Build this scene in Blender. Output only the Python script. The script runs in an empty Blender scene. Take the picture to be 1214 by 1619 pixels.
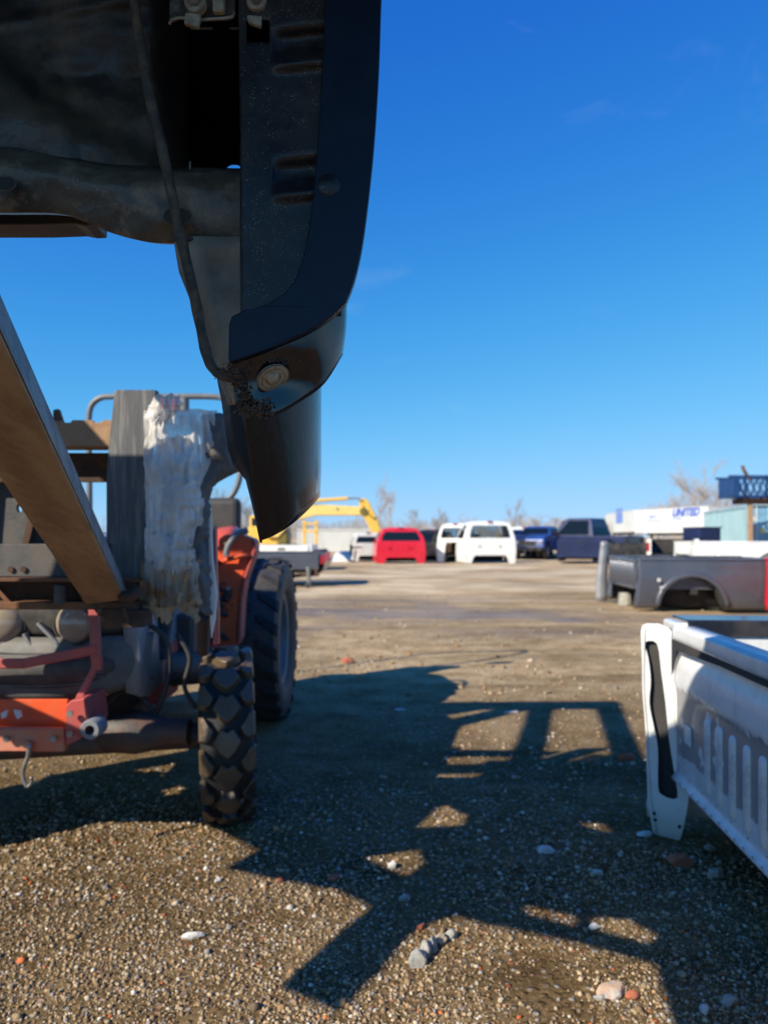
import bpy, bmesh, math, random
import numpy as np
from mathutils import Vector, Matrix, noise
from mathutils.geometry import tessellate_polygon

random.seed(7)
R = math.radians
scene = bpy.context.scene
C = scene.collection

# ---------------------------------------------------------------- camera, sky, sun, exposure
F = 1150.0            # focal length in pixels of the 1214x1619 photograph
CX, HY, CH = 607.0, 850.0, 1.1
cam_d = bpy.data.cameras.new('camera')
cam = bpy.data.objects.new('camera', cam_d)
C.objects.link(cam)
scene.camera = cam
cam.location = (0, 0, CH)
cam.rotation_euler = (R(90), 0, 0)
cam_d.sensor_fit = 'VERTICAL'
cam_d.sensor_height = 36.0
cam_d.sensor_width = 36.0
cam_d.lens = 36.0 * F / 1619.0
cam_d.shift_y = (HY - 809.5) / 1619.0
cam_d.clip_start = 0.05
cam_d.clip_end = 2000
cam_d.dof.use_dof = True
cam_d.dof.focus_distance = 0.95
cam_d.dof.aperture_fstop = 5.2

SUN_EL = R(32.6)
SUN_AZ = math.atan2(-0.768, -0.640)      # where the sun stands: behind the camera, to the left
sdir = Vector((0.768 * math.cos(SUN_EL), 0.640 * math.cos(SUN_EL), -math.sin(SUN_EL)))
world = bpy.data.worlds.new('World')
scene.world = world
world.use_nodes = True
nt = world.node_tree
for n in list(nt.nodes):
    nt.nodes.remove(n)
w_out = nt.nodes.new('ShaderNodeOutputWorld')
w_bg = nt.nodes.new('ShaderNodeBackground')
w_sky = nt.nodes.new('ShaderNodeTexSky')
w_sky.sky_type = 'NISHITA'
w_sky.sun_disc = False
w_sky.sun_elevation = SUN_EL
w_sky.sun_rotation = SUN_AZ % (2 * math.pi)
w_sky.altitude = 3000
w_sky.air_density = 1.0
w_sky.dust_density = 0.0
w_sky.ozone_density = 6.0
w_bg.inputs['Strength'].default_value = 0.12
# one tone curve per channel over the whole sky: the deep winter blue of the photograph
w_sep = nt.nodes.new('ShaderNodeSeparateColor'); w_com = nt.nodes.new('ShaderNodeCombineColor')
nt.links.new(w_sky.outputs[0], w_sep.inputs[0])
for i, (gain, gam, k) in enumerate(((0.505, 2.0, 6.0), (0.805, 1.6, 3.7), (1.55, 0.75, 2.6))):
    pw = nt.nodes.new('ShaderNodeMath'); pw.operation = 'POWER'; pw.inputs[1].default_value = gam
    ml = nt.nodes.new('ShaderNodeMath'); ml.operation = 'MULTIPLY'; ml.inputs[1].default_value = gain * 0.685 / 0.12
    ak = nt.nodes.new('ShaderNodeMath'); ak.operation = 'ADD'; ak.inputs[1].default_value = k
    dv = nt.nodes.new('ShaderNodeMath'); dv.operation = 'DIVIDE'
    nt.links.new(w_sep.outputs[i], pw.inputs[0]); nt.links.new(pw.outputs[0], ak.inputs[0]); nt.links.new(pw.outputs[0], dv.inputs[0])
    nt.links.new(ak.outputs[0], dv.inputs[1]); nt.links.new(dv.outputs[0], ml.inputs[0]); nt.links.new(ml.outputs[0], w_com.inputs[i])
# faint thin cloud wisps
w_tc = nt.nodes.new('ShaderNodeTexCoord'); w_mp = nt.nodes.new('ShaderNodeMapping'); w_no = nt.nodes.new('ShaderNodeTexNoise')
w_mp.inputs['Scale'].default_value = (2.0, 2.0, 5.0); w_mp.inputs['Rotation'].default_value = (0.0, 0.5, 0.0)
w_no.inputs['Scale'].default_value = 3.0; w_no.inputs['Detail'].default_value = 9.0; w_no.inputs['Roughness'].default_value = 0.62; w_no.inputs['Distortion'].default_value = 0.8
w_rp = nt.nodes.new('ShaderNodeValToRGB'); w_rp.color_ramp.elements[0].position = 0.60; w_rp.color_ramp.elements[1].position = 0.82
w_rp.color_ramp.elements[0].color = (0, 0, 0, 1); w_rp.color_ramp.elements[1].color = (0.055, 0.055, 0.055, 1)
w_mx = nt.nodes.new('ShaderNodeMix'); w_mx.data_type = 'RGBA'; w_mx.inputs[7].default_value = (5.2, 5.5, 5.8, 1)
nt.links.new(w_tc.outputs['Generated'], w_mp.inputs[0]); nt.links.new(w_mp.outputs[0], w_no.inputs['Vector']); nt.links.new(w_no.outputs['Fac'], w_rp.inputs[0])
nt.links.new(w_rp.outputs[0], w_mx.inputs[0]); nt.links.new(w_com.outputs[0], w_mx.inputs[6]); nt.links.new(w_mx.outputs[2], w_bg.inputs['Color'])
nt.links.new(w_bg.outputs[0], w_out.inputs['Surface'])

sun_d = bpy.data.lights.new('sun', 'SUN')
sun_d.energy = 5.0
sun_d.angle = R(0.55)
sun_d.color = (1.0, 0.90, 0.74)
sun = bpy.data.objects.new('sun', sun_d)
C.objects.link(sun)
sun.rotation_euler = sdir.to_track_quat('-Z', 'Y').to_euler()
sun.location = (-5, -3, 6)

scene.view_settings.view_transform = 'Standard'
scene.view_settings.look = 'None'
scene.view_settings.exposure = 0.55
scene.view_settings.gamma = 1.0
scene.view_settings.use_curve_mapping = False
scene.cycles.max_bounces = 6
scene.cycles.transparent_max_bounces = 8
scene.cycles.use_denoising = True

# ---------------------------------------------------------------- helpers
def P(px, py, Y):
    """pixel of the photograph at depth Y -> world point"""
    return Vector(((px - CX) / F * Y, Y, CH - (py - HY) / F * Y))

def spline(pts, n=6, closed=False):
    out = []
    N = len(pts)
    rng = range(N) if closed else range(N - 1)
    for i in rng:
        if closed:
            p0, p1, p2, p3 = pts[i - 1], pts[i], pts[(i + 1) % N], pts[(i + 2) % N]
        else:
            p0 = pts[max(i - 1, 0)]; p1 = pts[i]; p2 = pts[i + 1]; p3 = pts[min(i + 2, N - 1)]
        for k in range(n):
            t = k / n
            out.append(tuple(0.5 * ((2 * b) + (-a + c) * t + (2 * a - 5 * b + 4 * c - d) * t * t + (-a + 3 * b - 3 * c + d) * t ** 3)
                             for a, b, c, d in zip(p0, p1, p2, p3)))
    if not closed:
        out.append(tuple(pts[-1]))
    return out

def fr(x, y, z, rz=0.0, rx=0.0, ry=0.0):
    return Matrix.Translation((x, y, z)) @ Matrix.Rotation(rz, 4, 'Z') @ Matrix.Rotation(rx, 4, 'X') @ Matrix.Rotation(ry, 4, 'Y')

class MB:
    def __init__(s):
        s.v = []; s.f = []; s.M = None
    def add(s, vs, fs):
        o = len(s.v)
        if s.M is not None:
            vs = [s.M @ Vector(v) for v in vs]
        s.v += [tuple(v) for v in vs]
        s.f += [tuple(i + o for i in f) for f in fs]
        return s
    def box(s, x0, x1, y0, y1, z0, z1, m=None):
        vs = [(x, y, z) for x in (x0, x1) for y in (y0, y1) for z in (z0, z1)]
        if m is not None:
            vs = [m @ Vector(v) for v in vs]
        return s.add(vs, [(0, 1, 3, 2), (4, 6, 7, 5), (0, 4, 5, 1), (2, 3, 7, 6), (0, 2, 6, 4), (1, 5, 7, 3)])
    def bar(s, a, b, w, h, up=(0, 0, 1), w2=None, h2=None):
        """rectangular bar from a to b, w across, h along up"""
        a, b = Vector(a), Vector(b); d = (b - a).normalized(); up = Vector(up)
        sx = d.cross(up).normalized(); uz = sx.cross(d).normalized()
        vs = []
        for p, ww, hh in ((a, w, h), (b, w2 or w, h2 or h)):
            for i, j in ((-1, -1), (1, -1), (1, 1), (-1, 1)):
                vs.append(p + sx * ww / 2 * i + uz * hh / 2 * j)
        return s.add(vs, [(0, 1, 2, 3), (7, 6, 5, 4), (0, 4, 5, 1), (1, 5, 6, 2), (2, 6, 7, 3), (3, 7, 4, 0)])
    def tube(s, pts, r, n=8, cap=True):
        pts = [Vector(p) for p in pts]; rs = r if isinstance(r, (list, tuple)) else [r] * len(pts)
        vs, fs = [], []; ref = None
        for i, p in enumerate(pts):
            d = (pts[min(i + 1, len(pts) - 1)] - pts[max(i - 1, 0)]).normalized()
            if ref is None:
                ref = d.orthogonal().normalized()
            ref = (ref - d * ref.dot(d))
            ref = ref.normalized() if ref.length > 1e-6 else d.orthogonal().normalized()
            q = d.cross(ref)
            for k in range(n):
                a = 2 * math.pi * k / n
                vs.append(p + (ref * math.cos(a) + q * math.sin(a)) * rs[i])
        for i in range(len(pts) - 1):
            for k in range(n):
                k2 = (k + 1) % n
                fs.append((i * n + k, i * n + k2, (i + 1) * n + k2, (i + 1) * n + k))
        if cap:
            fs.append(tuple(range(n))[::-1]); fs.append(tuple((len(pts) - 1) * n + k for k in range(n)))
        return s.add(vs, fs)
    def lathe(s, prof, n, m):
        """profile of (r, h) turned about local z, placed by matrix m"""
        vs, fs = [], []
        for k in range(n):
            a = 2 * math.pi * k / n
            for r, h in prof:
                vs.append(m @ Vector((r * math.cos(a), r * math.sin(a), h)))
        L = len(prof)
        for k in range(n):
            k2 = (k + 1) % n
            for i in range(L - 1):
                fs.append((k * L + i, k2 * L + i, k2 * L + i + 1, k * L + i + 1))
        return s.add(vs, fs)
    def disc(s, r, h, n, m, r2=None):
        prof = [(1e-5, 0), (r, 0), (r2 or r, h), (1e-5, h)]
        return s.lathe(prof, n, m)
    def plate(s, outer, holes=(), t=0.02, m=None, fn=None):
        """flat polygon (u, v) with holes, thickness t along w; fn(u, v, w) -> point"""
        loops = [list(outer)] + [list(h) for h in holes]
        flat = [p for l in loops for p in l]
        tris = tessellate_polygon([[Vector((p[0], p[1], 0)) for p in l] for l in loops])
        g = fn or (lambda u, v, w: (u, w, v))
        vs = [Vector(g(p[0], p[1], 0.0)) for p in flat] + [Vector(g(p[0], p[1], t)) for p in flat]
        if m is not None:
            vs = [m @ v for v in vs]
        n = len(flat)
        fs = []
        for a, b, c in tris:
            fs.append((a, b, c)); fs.append((c + n, b + n, a + n))
        o = 0
        for l in loops:
            k = len(l)
            for i in range(k):
                j = (i + 1) % k
                fs.append((o + i, o + j, o + j + n, o + i + n))
            o += k
        return s.add(vs, fs)
    def grid(s, rows, close=False):
        L = len(rows[0]); vs = [p for r in rows for p in r]; fs = []
        for i in range(len(rows) - 1):
            for j in range(L - 1):
                fs.append((i * L + j, i * L + j + 1, (i + 1) * L + j + 1, (i + 1) * L + j))
            if close:
                fs.append((i * L + L - 1, i * L, (i + 1) * L, (i + 1) * L + L - 1))
        return s.add(vs, fs)
    def build(s, name, mt, parent=None, smooth=None, bevel=0, solid=0, seg=1, world=True, sub=0):
        me = bpy.data.meshes.new(name)
        vs = s.v
        if parent is not None and world:
            inv = wmat(parent).inverted()
            vs = [inv @ Vector(v) for v in vs]
        me.from_pydata([tuple(v) for v in vs], [], s.f)
        bm = bmesh.new(); bm.from_mesh(me)
        bmesh.ops.recalc_face_normals(bm, faces=bm.faces)
        bm.to_mesh(me); bm.free()
        me.materials.append(mt)
        o = bpy.data.objects.new(name, me); C.objects.link(o)
        if parent is not None:
            o.parent = parent
        if smooth is not None:
            for p in me.polygons:
                p.use_smooth = True
            if smooth < 180:
                sharp_by_angle(me, R(smooth))
        if solid:
            md = o.modifiers.new('solid', 'SOLIDIFY'); md.thickness = solid; md.offset = 0
        if bevel:
            md = o.modifiers.new('bevel', 'BEVEL'); md.width = bevel; md.segments = seg
            md.limit_method = 'ANGLE'; md.angle_limit = R(40); md.harden_normals = False
        if sub:
            md = o.modifiers.new('sub', 'SUBSURF'); md.levels = sub; md.render_levels = sub
        return o

def sharp_by_angle(me, ang):
    bm = bmesh.new(); bm.from_mesh(me)
    for e in bm.edges:
        if len(e.link_faces) == 2 and e.calc_face_angle(0) > ang:
            e.smooth = False
    bm.to_mesh(me); bm.free()

def wmat(o):
    m = o.matrix_basis.copy()
    while o.parent:
        o = o.parent
        m = o.matrix_basis @ m
    return m

def tag(o, label=None, cat=None, group=None, kind=None):
    if label: o['label'] = label
    if cat: o['category'] = cat
    if group: o['group'] = group
    if kind: o['kind'] = kind
    return o

def thing(name, label, cat, loc=(0, 0, 0), rz=0.0, group=None):
    o = bpy.data.objects.new(name, None); C.objects.link(o)
    o.empty_display_size = 0.1
    o.location = loc; o.rotation_euler = (0, 0, rz)
    return tag(o, label, cat, group)

# ---------------------------------------------------------------- materials
def new_mat(name):
    m = bpy.data.materials.new(name); m.use_nodes = True
    t = m.node_tree; b = t.nodes['Principled BSDF']
    return m, t, b

def nd(t, kind, **kw):
    n = t.nodes.new(kind)
    for k, v in kw.items():
        if k in n.inputs: n.inputs[k].default_value = v
        else: setattr(n, k, v)
    return n

def ramp(t, src, stops):
    r = t.nodes.new('ShaderNodeValToRGB')
    cr = r.color_ramp
    while len(cr.elements) < len(stops):
        cr.elements.new(0.5)
    for e, (p, c) in zip(cr.elements, stops):
        e.position = p; e.color = (*c, 1) if len(c) == 3 else (c[0], c[0], c[0], 1)
    t.links.new(src, r.inputs[0])
    return r

def mixc(t, fac, a, b):
    m = t.nodes.new('ShaderNodeMix'); m.data_type = 'RGBA'
    for s, i in ((fac, 0), (a, 6), (b, 7)):
        if hasattr(s, 'is_linked') or hasattr(s, 'links'):
            t.links.new(s, m.inputs[i])
        else:
            m.inputs[i].default_value = s if not isinstance(s, tuple) else (*s, 1)[:4]
    return m.outputs[2]

def paint(name, col, col2=None, rough=0.4, metal=0.0, scale=4.0, thr=(0.45, 0.62), dirt=None, dirt_amt=0.5, dscale=12.0,
          bump=0.0, bscale=60.0, coat=0.0, stretch=(1, 1, 1), spec=0.5, speck=None, rvar=0.12, lowdirt=None):
    """surface with a second tone in patches, finer dirt, optional specks, fine relief"""
    m, t, b = new_mat(name)
    tc = nd(t, 'ShaderNodeTexCoord'); mp = nd(t, 'ShaderNodeMapping')
    mp.inputs['Scale'].default_value = stretch
    t.links.new(tc.outputs['Object'], mp.inputs['Vector'])
    n1 = nd(t, 'ShaderNodeTexNoise', Scale=scale, Detail=7.0, Roughness=0.62)
    n2 = nd(t, 'ShaderNodeTexNoise', Scale=dscale, Detail=9.0, Roughness=0.7)
    for n in (n1, n2):
        t.links.new(mp.outputs[0], n.inputs['Vector'])
    r1 = ramp(t, n1.outputs['Fac'], [(thr[0], (0.,)), (thr[1], (1.,))])
    c = mixc(t, r1.outputs[0], tuple(col), tuple(col2 or [x * 0.78 for x in col]))
    r2 = ramp(t, n2.outputs['Fac'], [(0.48, (0.,)), (0.75, (1.,))])
    if dirt:
        mu = nd(t, 'ShaderNodeMath', operation='MULTIPLY'); mu.inputs[1].default_value = dirt_amt
        t.links.new(r2.outputs[0], mu.inputs[0])
        c = mixc(t, mu.outputs[0], c, tuple(dirt))
    if speck:
        vo = nd(t, 'ShaderNodeTexVoronoi', Scale=speck[0]); vo.inputs['Randomness'].default_value = 1.0
        t.links.new(tc.outputs['Object'], vo.inputs['Vector'])
        rs = ramp(t, vo.outputs['Distance'], [(0.0, (1.,)), (speck[1], (0.,))])
        n3 = nd(t, 'ShaderNodeTexNoise', Scale=speck[0] * 0.22, Detail=3.0)
        t.links.new(tc.outputs['Object'], n3.inputs['Vector'])
        r3 = ramp(t, n3.outputs['Fac'], [(0.45, (0.,)), (0.6, (1.,))])
        mu2 = nd(t, 'ShaderNodeMath', operation='MULTIPLY')
        t.links.new(rs.outputs[0], mu2.inputs[0]); t.links.new(r3.outputs[0], mu2.inputs[1])
        c = mixc(t, mu2.outputs[0], c, tuple(speck[2]))
    if lowdirt:      # mud thrown up from the ground: (height, colour)
        sx = nd(t, 'ShaderNodeSeparateXYZ'); t.links.new(tc.outputs['Object'], sx.inputs[0])
        ad = nd(t, 'ShaderNodeMath', operation='MULTIPLY_ADD'); ad.inputs[1].default_value = 0.5 * lowdirt[0]; 
        t.links.new(n1.outputs['Fac'], ad.inputs[0]); t.links.new(sx.outputs['Z'], ad.inputs[2])
        mr = nd(t, 'ShaderNodeMapRange'); mr.inputs['From Min'].default_value = lowdirt[0] * 1.3
        mr.inputs['From Max'].default_value = lowdirt[0] * 0.3
        t.links.new(ad.outputs[0], mr.inputs['Value'])
        c = mixc(t, mr.outputs[0], c, tuple(lowdirt[1]))
    t.links.new(c, b.inputs['Base Color'])
    rr = nd(t, 'ShaderNodeMapRange'); rr.inputs['To Min'].default_value = max(0.03, rough - rvar); rr.inputs['To Max'].default_value = min(1, rough + rvar)
    rr.inputs['From Min'].default_value = 0.3; rr.inputs['From Max'].default_value = 0.7
    t.links.new(n2.outputs['Fac'], rr.inputs['Value']); t.links.new(rr.outputs[0], b.inputs['Roughness'])
    b.inputs['Metallic'].default_value = metal
    b.inputs['Coat Weight'].default_value = coat
    b.inputs['Coat Roughness'].default_value = 0.06
    b.inputs['Specular IOR Level'].default_value = spec
    if bump:
        nb = nd(t, 'ShaderNodeTexNoise', Scale=bscale, Detail=6.0, Roughness=0.6)
        t.links.new(mp.outputs[0], nb.inputs['Vector'])
        bp = nd(t, 'ShaderNodeBump', Strength=1.0, Distance=bump)
        t.links.new(nb.outputs['Fac'], bp.inputs['Height']); t.links.new(bp.outputs[0], b.inputs['Normal'])
    return m

M = {}
dust = (0.22, 0.17, 0.12)
M['black_paint'] = paint('black_paint', (0.004, 0.006, 0.012), (0.006, 0.008, 0.014), 0.36, dirt=(0.05, 0.045, 0.04), dirt_amt=0.15, dscale=30, bump=0.0003, bscale=300, spec=0.45)
M['flange_paint'] = paint('flange_paint', (0.006, 0.014, 0.030), (0.008, 0.017, 0.034), 0.42, dirt=(0.03, 0.03, 0.03), dirt_amt=0.08, dscale=40, bump=0.00015, bscale=700, spec=0.22, speck=(140, 0.10, (0.12, 0.12, 0.13)))
M['pillar_paint'] = paint('pillar_paint', (0.012, 0.014, 0.018), (0.034, 0.030, 0.027), 0.38, scale=9, spec=0.4, dirt=(0.045, 0.035, 0.028), dirt_amt=0.35, dscale=60, bump=0.0004, bscale=500, speck=(330, 0.21, (0.62, 0.62, 0.58)))
M['gloss_black'] = paint('gloss_black', (0.003, 0.004, 0.008), (0.005, 0.005, 0.009), 0.10, spec=0.4, coat=0.7, dirt=(0.04, 0.03, 0.02), dirt_amt=0.25, dscale=14, rvar=0.06, stretch=(1, 1, 1), bump=0.0006, bscale=25)
M['skirt_metal'] = paint('skirt_metal', (0.007, 0.006, 0.007), (0.004, 0.005, 0.009), 0.16, spec=0.3, dirt=(0.03, 0.02, 0.015), dirt_amt=0.3, dscale=30, bump=0.0007, bscale=110, stretch=(3, 1, 0.35), coat=0.35)
M['under_paint'] = paint('under_paint', (0.030, 0.031, 0.032), (0.065, 0.056, 0.043), 0.42, scale=5, spec=0.45, rvar=0.2, dirt=(0.2, 0.145, 0.09), dirt_amt=0.6, dscale=14, bump=0.001, bscale=120)
M['under_dusty'] = paint('under_dusty', (0.05, 0.046, 0.04), (0.13, 0.105, 0.075), 0.42, scale=7, spec=0.5, rvar=0.2, dirt=(0.5, 0.37, 0.25), dirt_amt=0.6, dscale=22, bump=0.0014, bscale=90, speck=(120, 0.2, (0.25, 0.22, 0.18)))
M['dusty_panel'] = paint('dusty_panel', (0.22, 0.20, 0.17), (0.36, 0.31, 0.24), 0.65, scale=8, dirt=(0.13, 0.09, 0.06), dirt_amt=0.5, dscale=30, bump=0.001, bscale=120)
M['rough_pipe'] = paint('rough_pipe', (0.055, 0.048, 0.04), (0.13, 0.10, 0.07), 0.75, scale=40, dirt=(0.09, 0.06, 0.035), dirt_amt=0.6, dscale=110, bump=0.002, bscale=260)
M['zinc_dark'] = paint('zinc_dark', (0.16, 0.12, 0.085), (0.09, 0.06, 0.04), 0.6, scale=70, bump=0.001, bscale=300)
M['zinc'] = paint('zinc', (0.36, 0.32, 0.25), (0.26, 0.20, 0.13), 0.55, metal=0.15, scale=60, dirt=(0.2, 0.13, 0.07), dirt_amt=0.6, dscale=120, bump=0.0008, bscale=300)
M['crust'] = paint('crust', (0.12, 0.06, 0.035), (0.04, 0.028, 0.02), 0.95, scale=90, dirt=(0.26, 0.17, 0.11), dirt_amt=0.6, dscale=200, bump=0.003, bscale=400)
M['rust'] = paint('rust', (0.16, 0.07, 0.03), (0.06, 0.032, 0.02), 0.85, scale=9, dirt=(0.24, 0.12, 0.05), dirt_amt=0.6, dscale=30, bump=0.002, bscale=90)
M['rust_dark'] = paint('rust_dark', (0.07, 0.035, 0.02), (0.03, 0.02, 0.015), 0.85, scale=9, dirt=(0.16, 0.075, 0.035), dirt_amt=0.6, dscale=24, bump=0.002, bscale=90)
M['rust_tan'] = paint('rust_tan', (0.36, 0.22, 0.12), (0.26, 0.14, 0.07), 0.8, scale=7, dirt=(0.45, 0.31, 0.18), dirt_amt=0.6, dscale=20, bump=0.002, bscale=90)
M['tube_steel'] = paint('tube_steel', (0.34, 0.22, 0.13), (0.24, 0.14, 0.08), 0.62, scale=6, dirt=(0.11, 0.06, 0.035), dirt_amt=0.75, dscale=11, bump=0.0015, bscale=70, stretch=(2.5, 0.6, 0.45))
M['tube_side'] = paint('tube_side', (0.22, 0.20, 0.19), (0.14, 0.12, 0.11), 0.55, scale=12, dirt=(0.06, 0.05, 0.045), dirt_amt=0.7, dscale=14, bump=0.001, bscale=90)
M['mast_paint'] = paint('mast_paint', (0.085, 0.090, 0.095), (0.06, 0.065, 0.075), 0.6, scale=5, dirt=(0.42, 0.40, 0.36), dirt_amt=0.6, dscale=7, bump=0.001, bscale=80, stretch=(6, 1, 0.5))
M['mast_dark'] = paint('mast_dark', (0.05, 0.05, 0.052), (0.09, 0.085, 0.08), 0.6, scale=7, dirt=(0.10, 0.06, 0.035), dirt_amt=0.6, dscale=14, bump=0.001, bscale=80)
M['rubber'] = paint('rubber', (0.030, 0.030, 0.032), (0.045, 0.042, 0.04), 0.62, scale=14, dirt=(0.12, 0.095, 0.07), dirt_amt=0.4, dscale=30, bump=0.0015, bscale=140)
M['rubber_wet'] = paint('rubber_wet', (0.022, 0.022, 0.024), (0.05, 0.044, 0.038), 0.38, scale=9, dirt=(0.16, 0.12, 0.08), dirt_amt=0.4, dscale=26, bump=0.0015, bscale=140, rvar=0.25, lowdirt=(-0.12, (0.10, 0.068, 0.038)))
M['rubber_groove'] = paint('rubber_groove', (0.012, 0.012, 0.013), (0.025, 0.022, 0.02), 0.7, scale=14, bump=0.001)
M['orange'] = paint('orange', (0.72, 0.10, 0.025), (0.62, 0.085, 0.03), 0.38, scale=6, dirt=(0.35, 0.14, 0.08), dirt_amt=0.4, dscale=18, coat=0.2)
M['orange_worn'] = paint('orange_worn', (0.60, 0.14, 0.07), (0.48, 0.22, 0.14), 0.6, scale=9, dirt=(0.32, 0.22, 0.15), dirt_amt=0.8, dscale=26, bump=0.0012)
M['red_frame'] = paint('red_frame', (0.42, 0.07, 0.06), (0.30, 0.07, 0.07), 0.5, scale=9, dirt=(0.22, 0.12, 0.1), dirt_amt=0.5, dscale=26)
M['engine'] = paint('engine', (0.05, 0.045, 0.045), (0.10, 0.05, 0.04), 0.6, scale=9, dirt=(0.16, 0.12, 0.09), dirt_amt=0.5, dscale=20, bump=0.002)
M['grille'] = paint('grille', (0.10, 0.10, 0.095), (0.14, 0.135, 0.125), 0.6, scale=8, dirt=(0.24, 0.2, 0.15), dirt_amt=0.4, dscale=20)
M['grille_dark'] = paint('grille_dark', (0.035, 0.035, 0.035), (0.07, 0.065, 0.06), 0.6, scale=8, dirt=(0.16, 0.13, 0.1), dirt_amt=0.4, dscale=20)
M['hood_grey'] = paint('hood_grey', (0.20, 0.21, 0.23), (0.15, 0.155, 0.17), 0.45, scale=6, dirt=(0.24, 0.2, 0.15), dirt_amt=0.4, dscale=16)
M['pipe_grey'] = paint('pipe_grey', (0.16, 0.165, 0.175), (0.12, 0.125, 0.13), 0.45, scale=9, dirt=(0.2, 0.17, 0.13), dirt_amt=0.3)
M['steel'] = paint('steel', (0.35, 0.34, 0.32), (0.22, 0.2, 0.18), 0.4, metal=0.7, scale=20, dirt=(0.12, 0.07, 0.04), dirt_amt=0.5, dscale=60)
M['white_bed'] = paint('white_bed', (0.70, 0.71, 0.70), (0.62, 0.63, 0.62), 0.3, scale=3, dirt=(0.42, 0.38, 0.32), dirt_amt=0.25, dscale=9, coat=0.5, lowdirt=(0.12, (0.45, 0.42, 0.37)))
M['white_inner'] = paint('white_inner', (0.64, 0.65, 0.65), (0.46, 0.46, 0.46), 0.42, scale=5, dirt=(0.16, 0.13, 0.11), dirt_amt=0.65, dscale=14, coat=0.15, thr=(0.5, 0.7))
M['scraped'] = paint('scraped', (0.30, 0.27, 0.25), (0.22, 0.2, 0.19), 0.6, scale=30, dirt=(0.5, 0.5, 0.5), dirt_amt=0.5, dscale=60)
M['white_far'] = paint('white_far', (0.80, 0.81, 0.79), (0.72, 0.73, 0.70), 0.4, scale=2, dirt=(0.45, 0.4, 0.33), dirt_amt=0.3, dscale=5, coat=0.2)
M['white_primer'] = paint('white_primer', (0.66, 0.67, 0.64), (0.55, 0.56, 0.53), 0.5, scale=3, dirt=(0.4, 0.36, 0.3), dirt_amt=0.3, dscale=6)
M['grey_bed'] = paint('grey_bed', (0.085, 0.093, 0.118), (0.07, 0.077, 0.098), 0.3, metal=0.25, scale=3, dirt=dust, dirt_amt=0.12, dscale=6, coat=0.4, lowdirt=(0.14, (0.1, 0.085, 0.07)))
M['grey_light'] = paint('grey_light', (0.30, 0.31, 0.33), (0.22, 0.22, 0.24), 0.4, metal=0.3, scale=5, dirt=dust, dirt_amt=0.3)
M['red_car'] = paint('red_car', (0.66, 0.008, 0.03), (0.58, 0.008, 0.028), 0.3, scale=2, dirt=(0.35, 0.08, 0.08), dirt_amt=0.2, dscale=6, coat=0.6)
M['navy'] = paint('navy', (0.012, 0.022, 0.085), (0.01, 0.017, 0.06), 0.4, metal=0.1, scale=2, dirt=dust, dirt_amt=0.1, coat=0.2)
M['blue_car'] = paint('blue_car', (0.02, 0.07, 0.26), (0.016, 0.05, 0.19), 0.4, metal=0.1, scale=2, dirt=dust, dirt_amt=0.1, coat=0.2)
M['black_car'] = paint('black_car', (0.012, 0.013, 0.016), (0.02, 0.02, 0.022), 0.3, scale=2, dirt=dust, dirt_amt=0.25, dscale=4, coat=0.5)
M['dark_inside'] = paint('dark_inside', (0.02, 0.02, 0.022), (0.04, 0.036, 0.033), 0.8)
M['yellow'] = paint('yellow', (0.78, 0.47, 0.06), (0.70, 0.42, 0.07), 0.45, scale=3, dirt=(0.45, 0.34, 0.18), dirt_amt=0.35, dscale=6)
M['yellow_sunlit'] = paint('yellow_sunlit', (0.80, 0.56, 0.17), (0.72, 0.50, 0.15), 0.5, scale=3, dirt=(0.5, 0.38, 0.2), dirt_amt=0.35, dscale=6)  # paler copy of the yellow, sunlight on the boom put into the colour
M['olive'] = paint('olive', (0.16, 0.12, 0.02), (0.12, 0.09, 0.02), 0.5)
M['wall_white'] = paint('wall_white', (0.60, 0.62, 0.61), (0.54, 0.56, 0.55), 0.6, scale=0.8, dirt=(0.5, 0.48, 0.42), dirt_amt=0.3, dscale=2, stretch=(1, 1, 0.3))
M['container'] = paint('container', (0.27, 0.42, 0.46), (0.23, 0.37, 0.42), 0.5, scale=1.5, dirt=(0.3, 0.25, 0.2), dirt_amt=0.3, dscale=3, stretch=(1, 1, 0.4))
M['container_door'] = paint('container_door', (0.14, 0.33, 0.50), (0.12, 0.28, 0.42), 0.5, scale=1.5, dirt=(0.3, 0.25, 0.2), dirt_amt=0.3)
M['galv'] = paint('galv', (0.6, 0.6, 0.58), (0.5, 0.48, 0.45), 0.5, scale=5)
M['letters'] = paint('letters', (0.01, 0.07, 0.42), (0.015, 0.09, 0.46), 0.6)
M['letters_pale'] = paint('letters_pale', (0.14, 0.24, 0.55), (0.18, 0.28, 0.58), 0.6)
M['sticker'] = paint('sticker', (0.75, 0.52, 0.12), (0.7, 0.48, 0.1), 0.5)
M['green_mark'] = paint('green_mark', (0.03, 0.22, 0.14), (0.04, 0.26, 0.16), 0.5)
M['rack_blue'] = paint('rack_blue', (0.006, 0.045, 0.15), (0.006, 0.035, 0.12), 0.45, scale=3, dirt=(0.1, 0.06, 0.04), dirt_amt=0.2)
M['tarp'] = paint('tarp', (0.03, 0.09, 0.22), (0.025, 0.07, 0.18), 0.5, scale=4)
M['felt'] = paint('felt', (0.11, 0.105, 0.10), (0.15, 0.14, 0.13), 0.95, scale=30, dirt=(0.2, 0.18, 0.16), dirt_amt=0.4, dscale=90, bump=0.004, bscale=160)
M['bark'] = paint('bark', (0.26, 0.22, 0.19), (0.21, 0.18, 0.16), 0.9)
M['bark_red'] = paint('bark_red', (0.34, 0.27, 0.22), (0.28, 0.22, 0.18), 0.9)
M['tail_red'] = paint('tail_red', (0.35, 0.01, 0.02), None, 0.2, coat=0.5)
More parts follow.
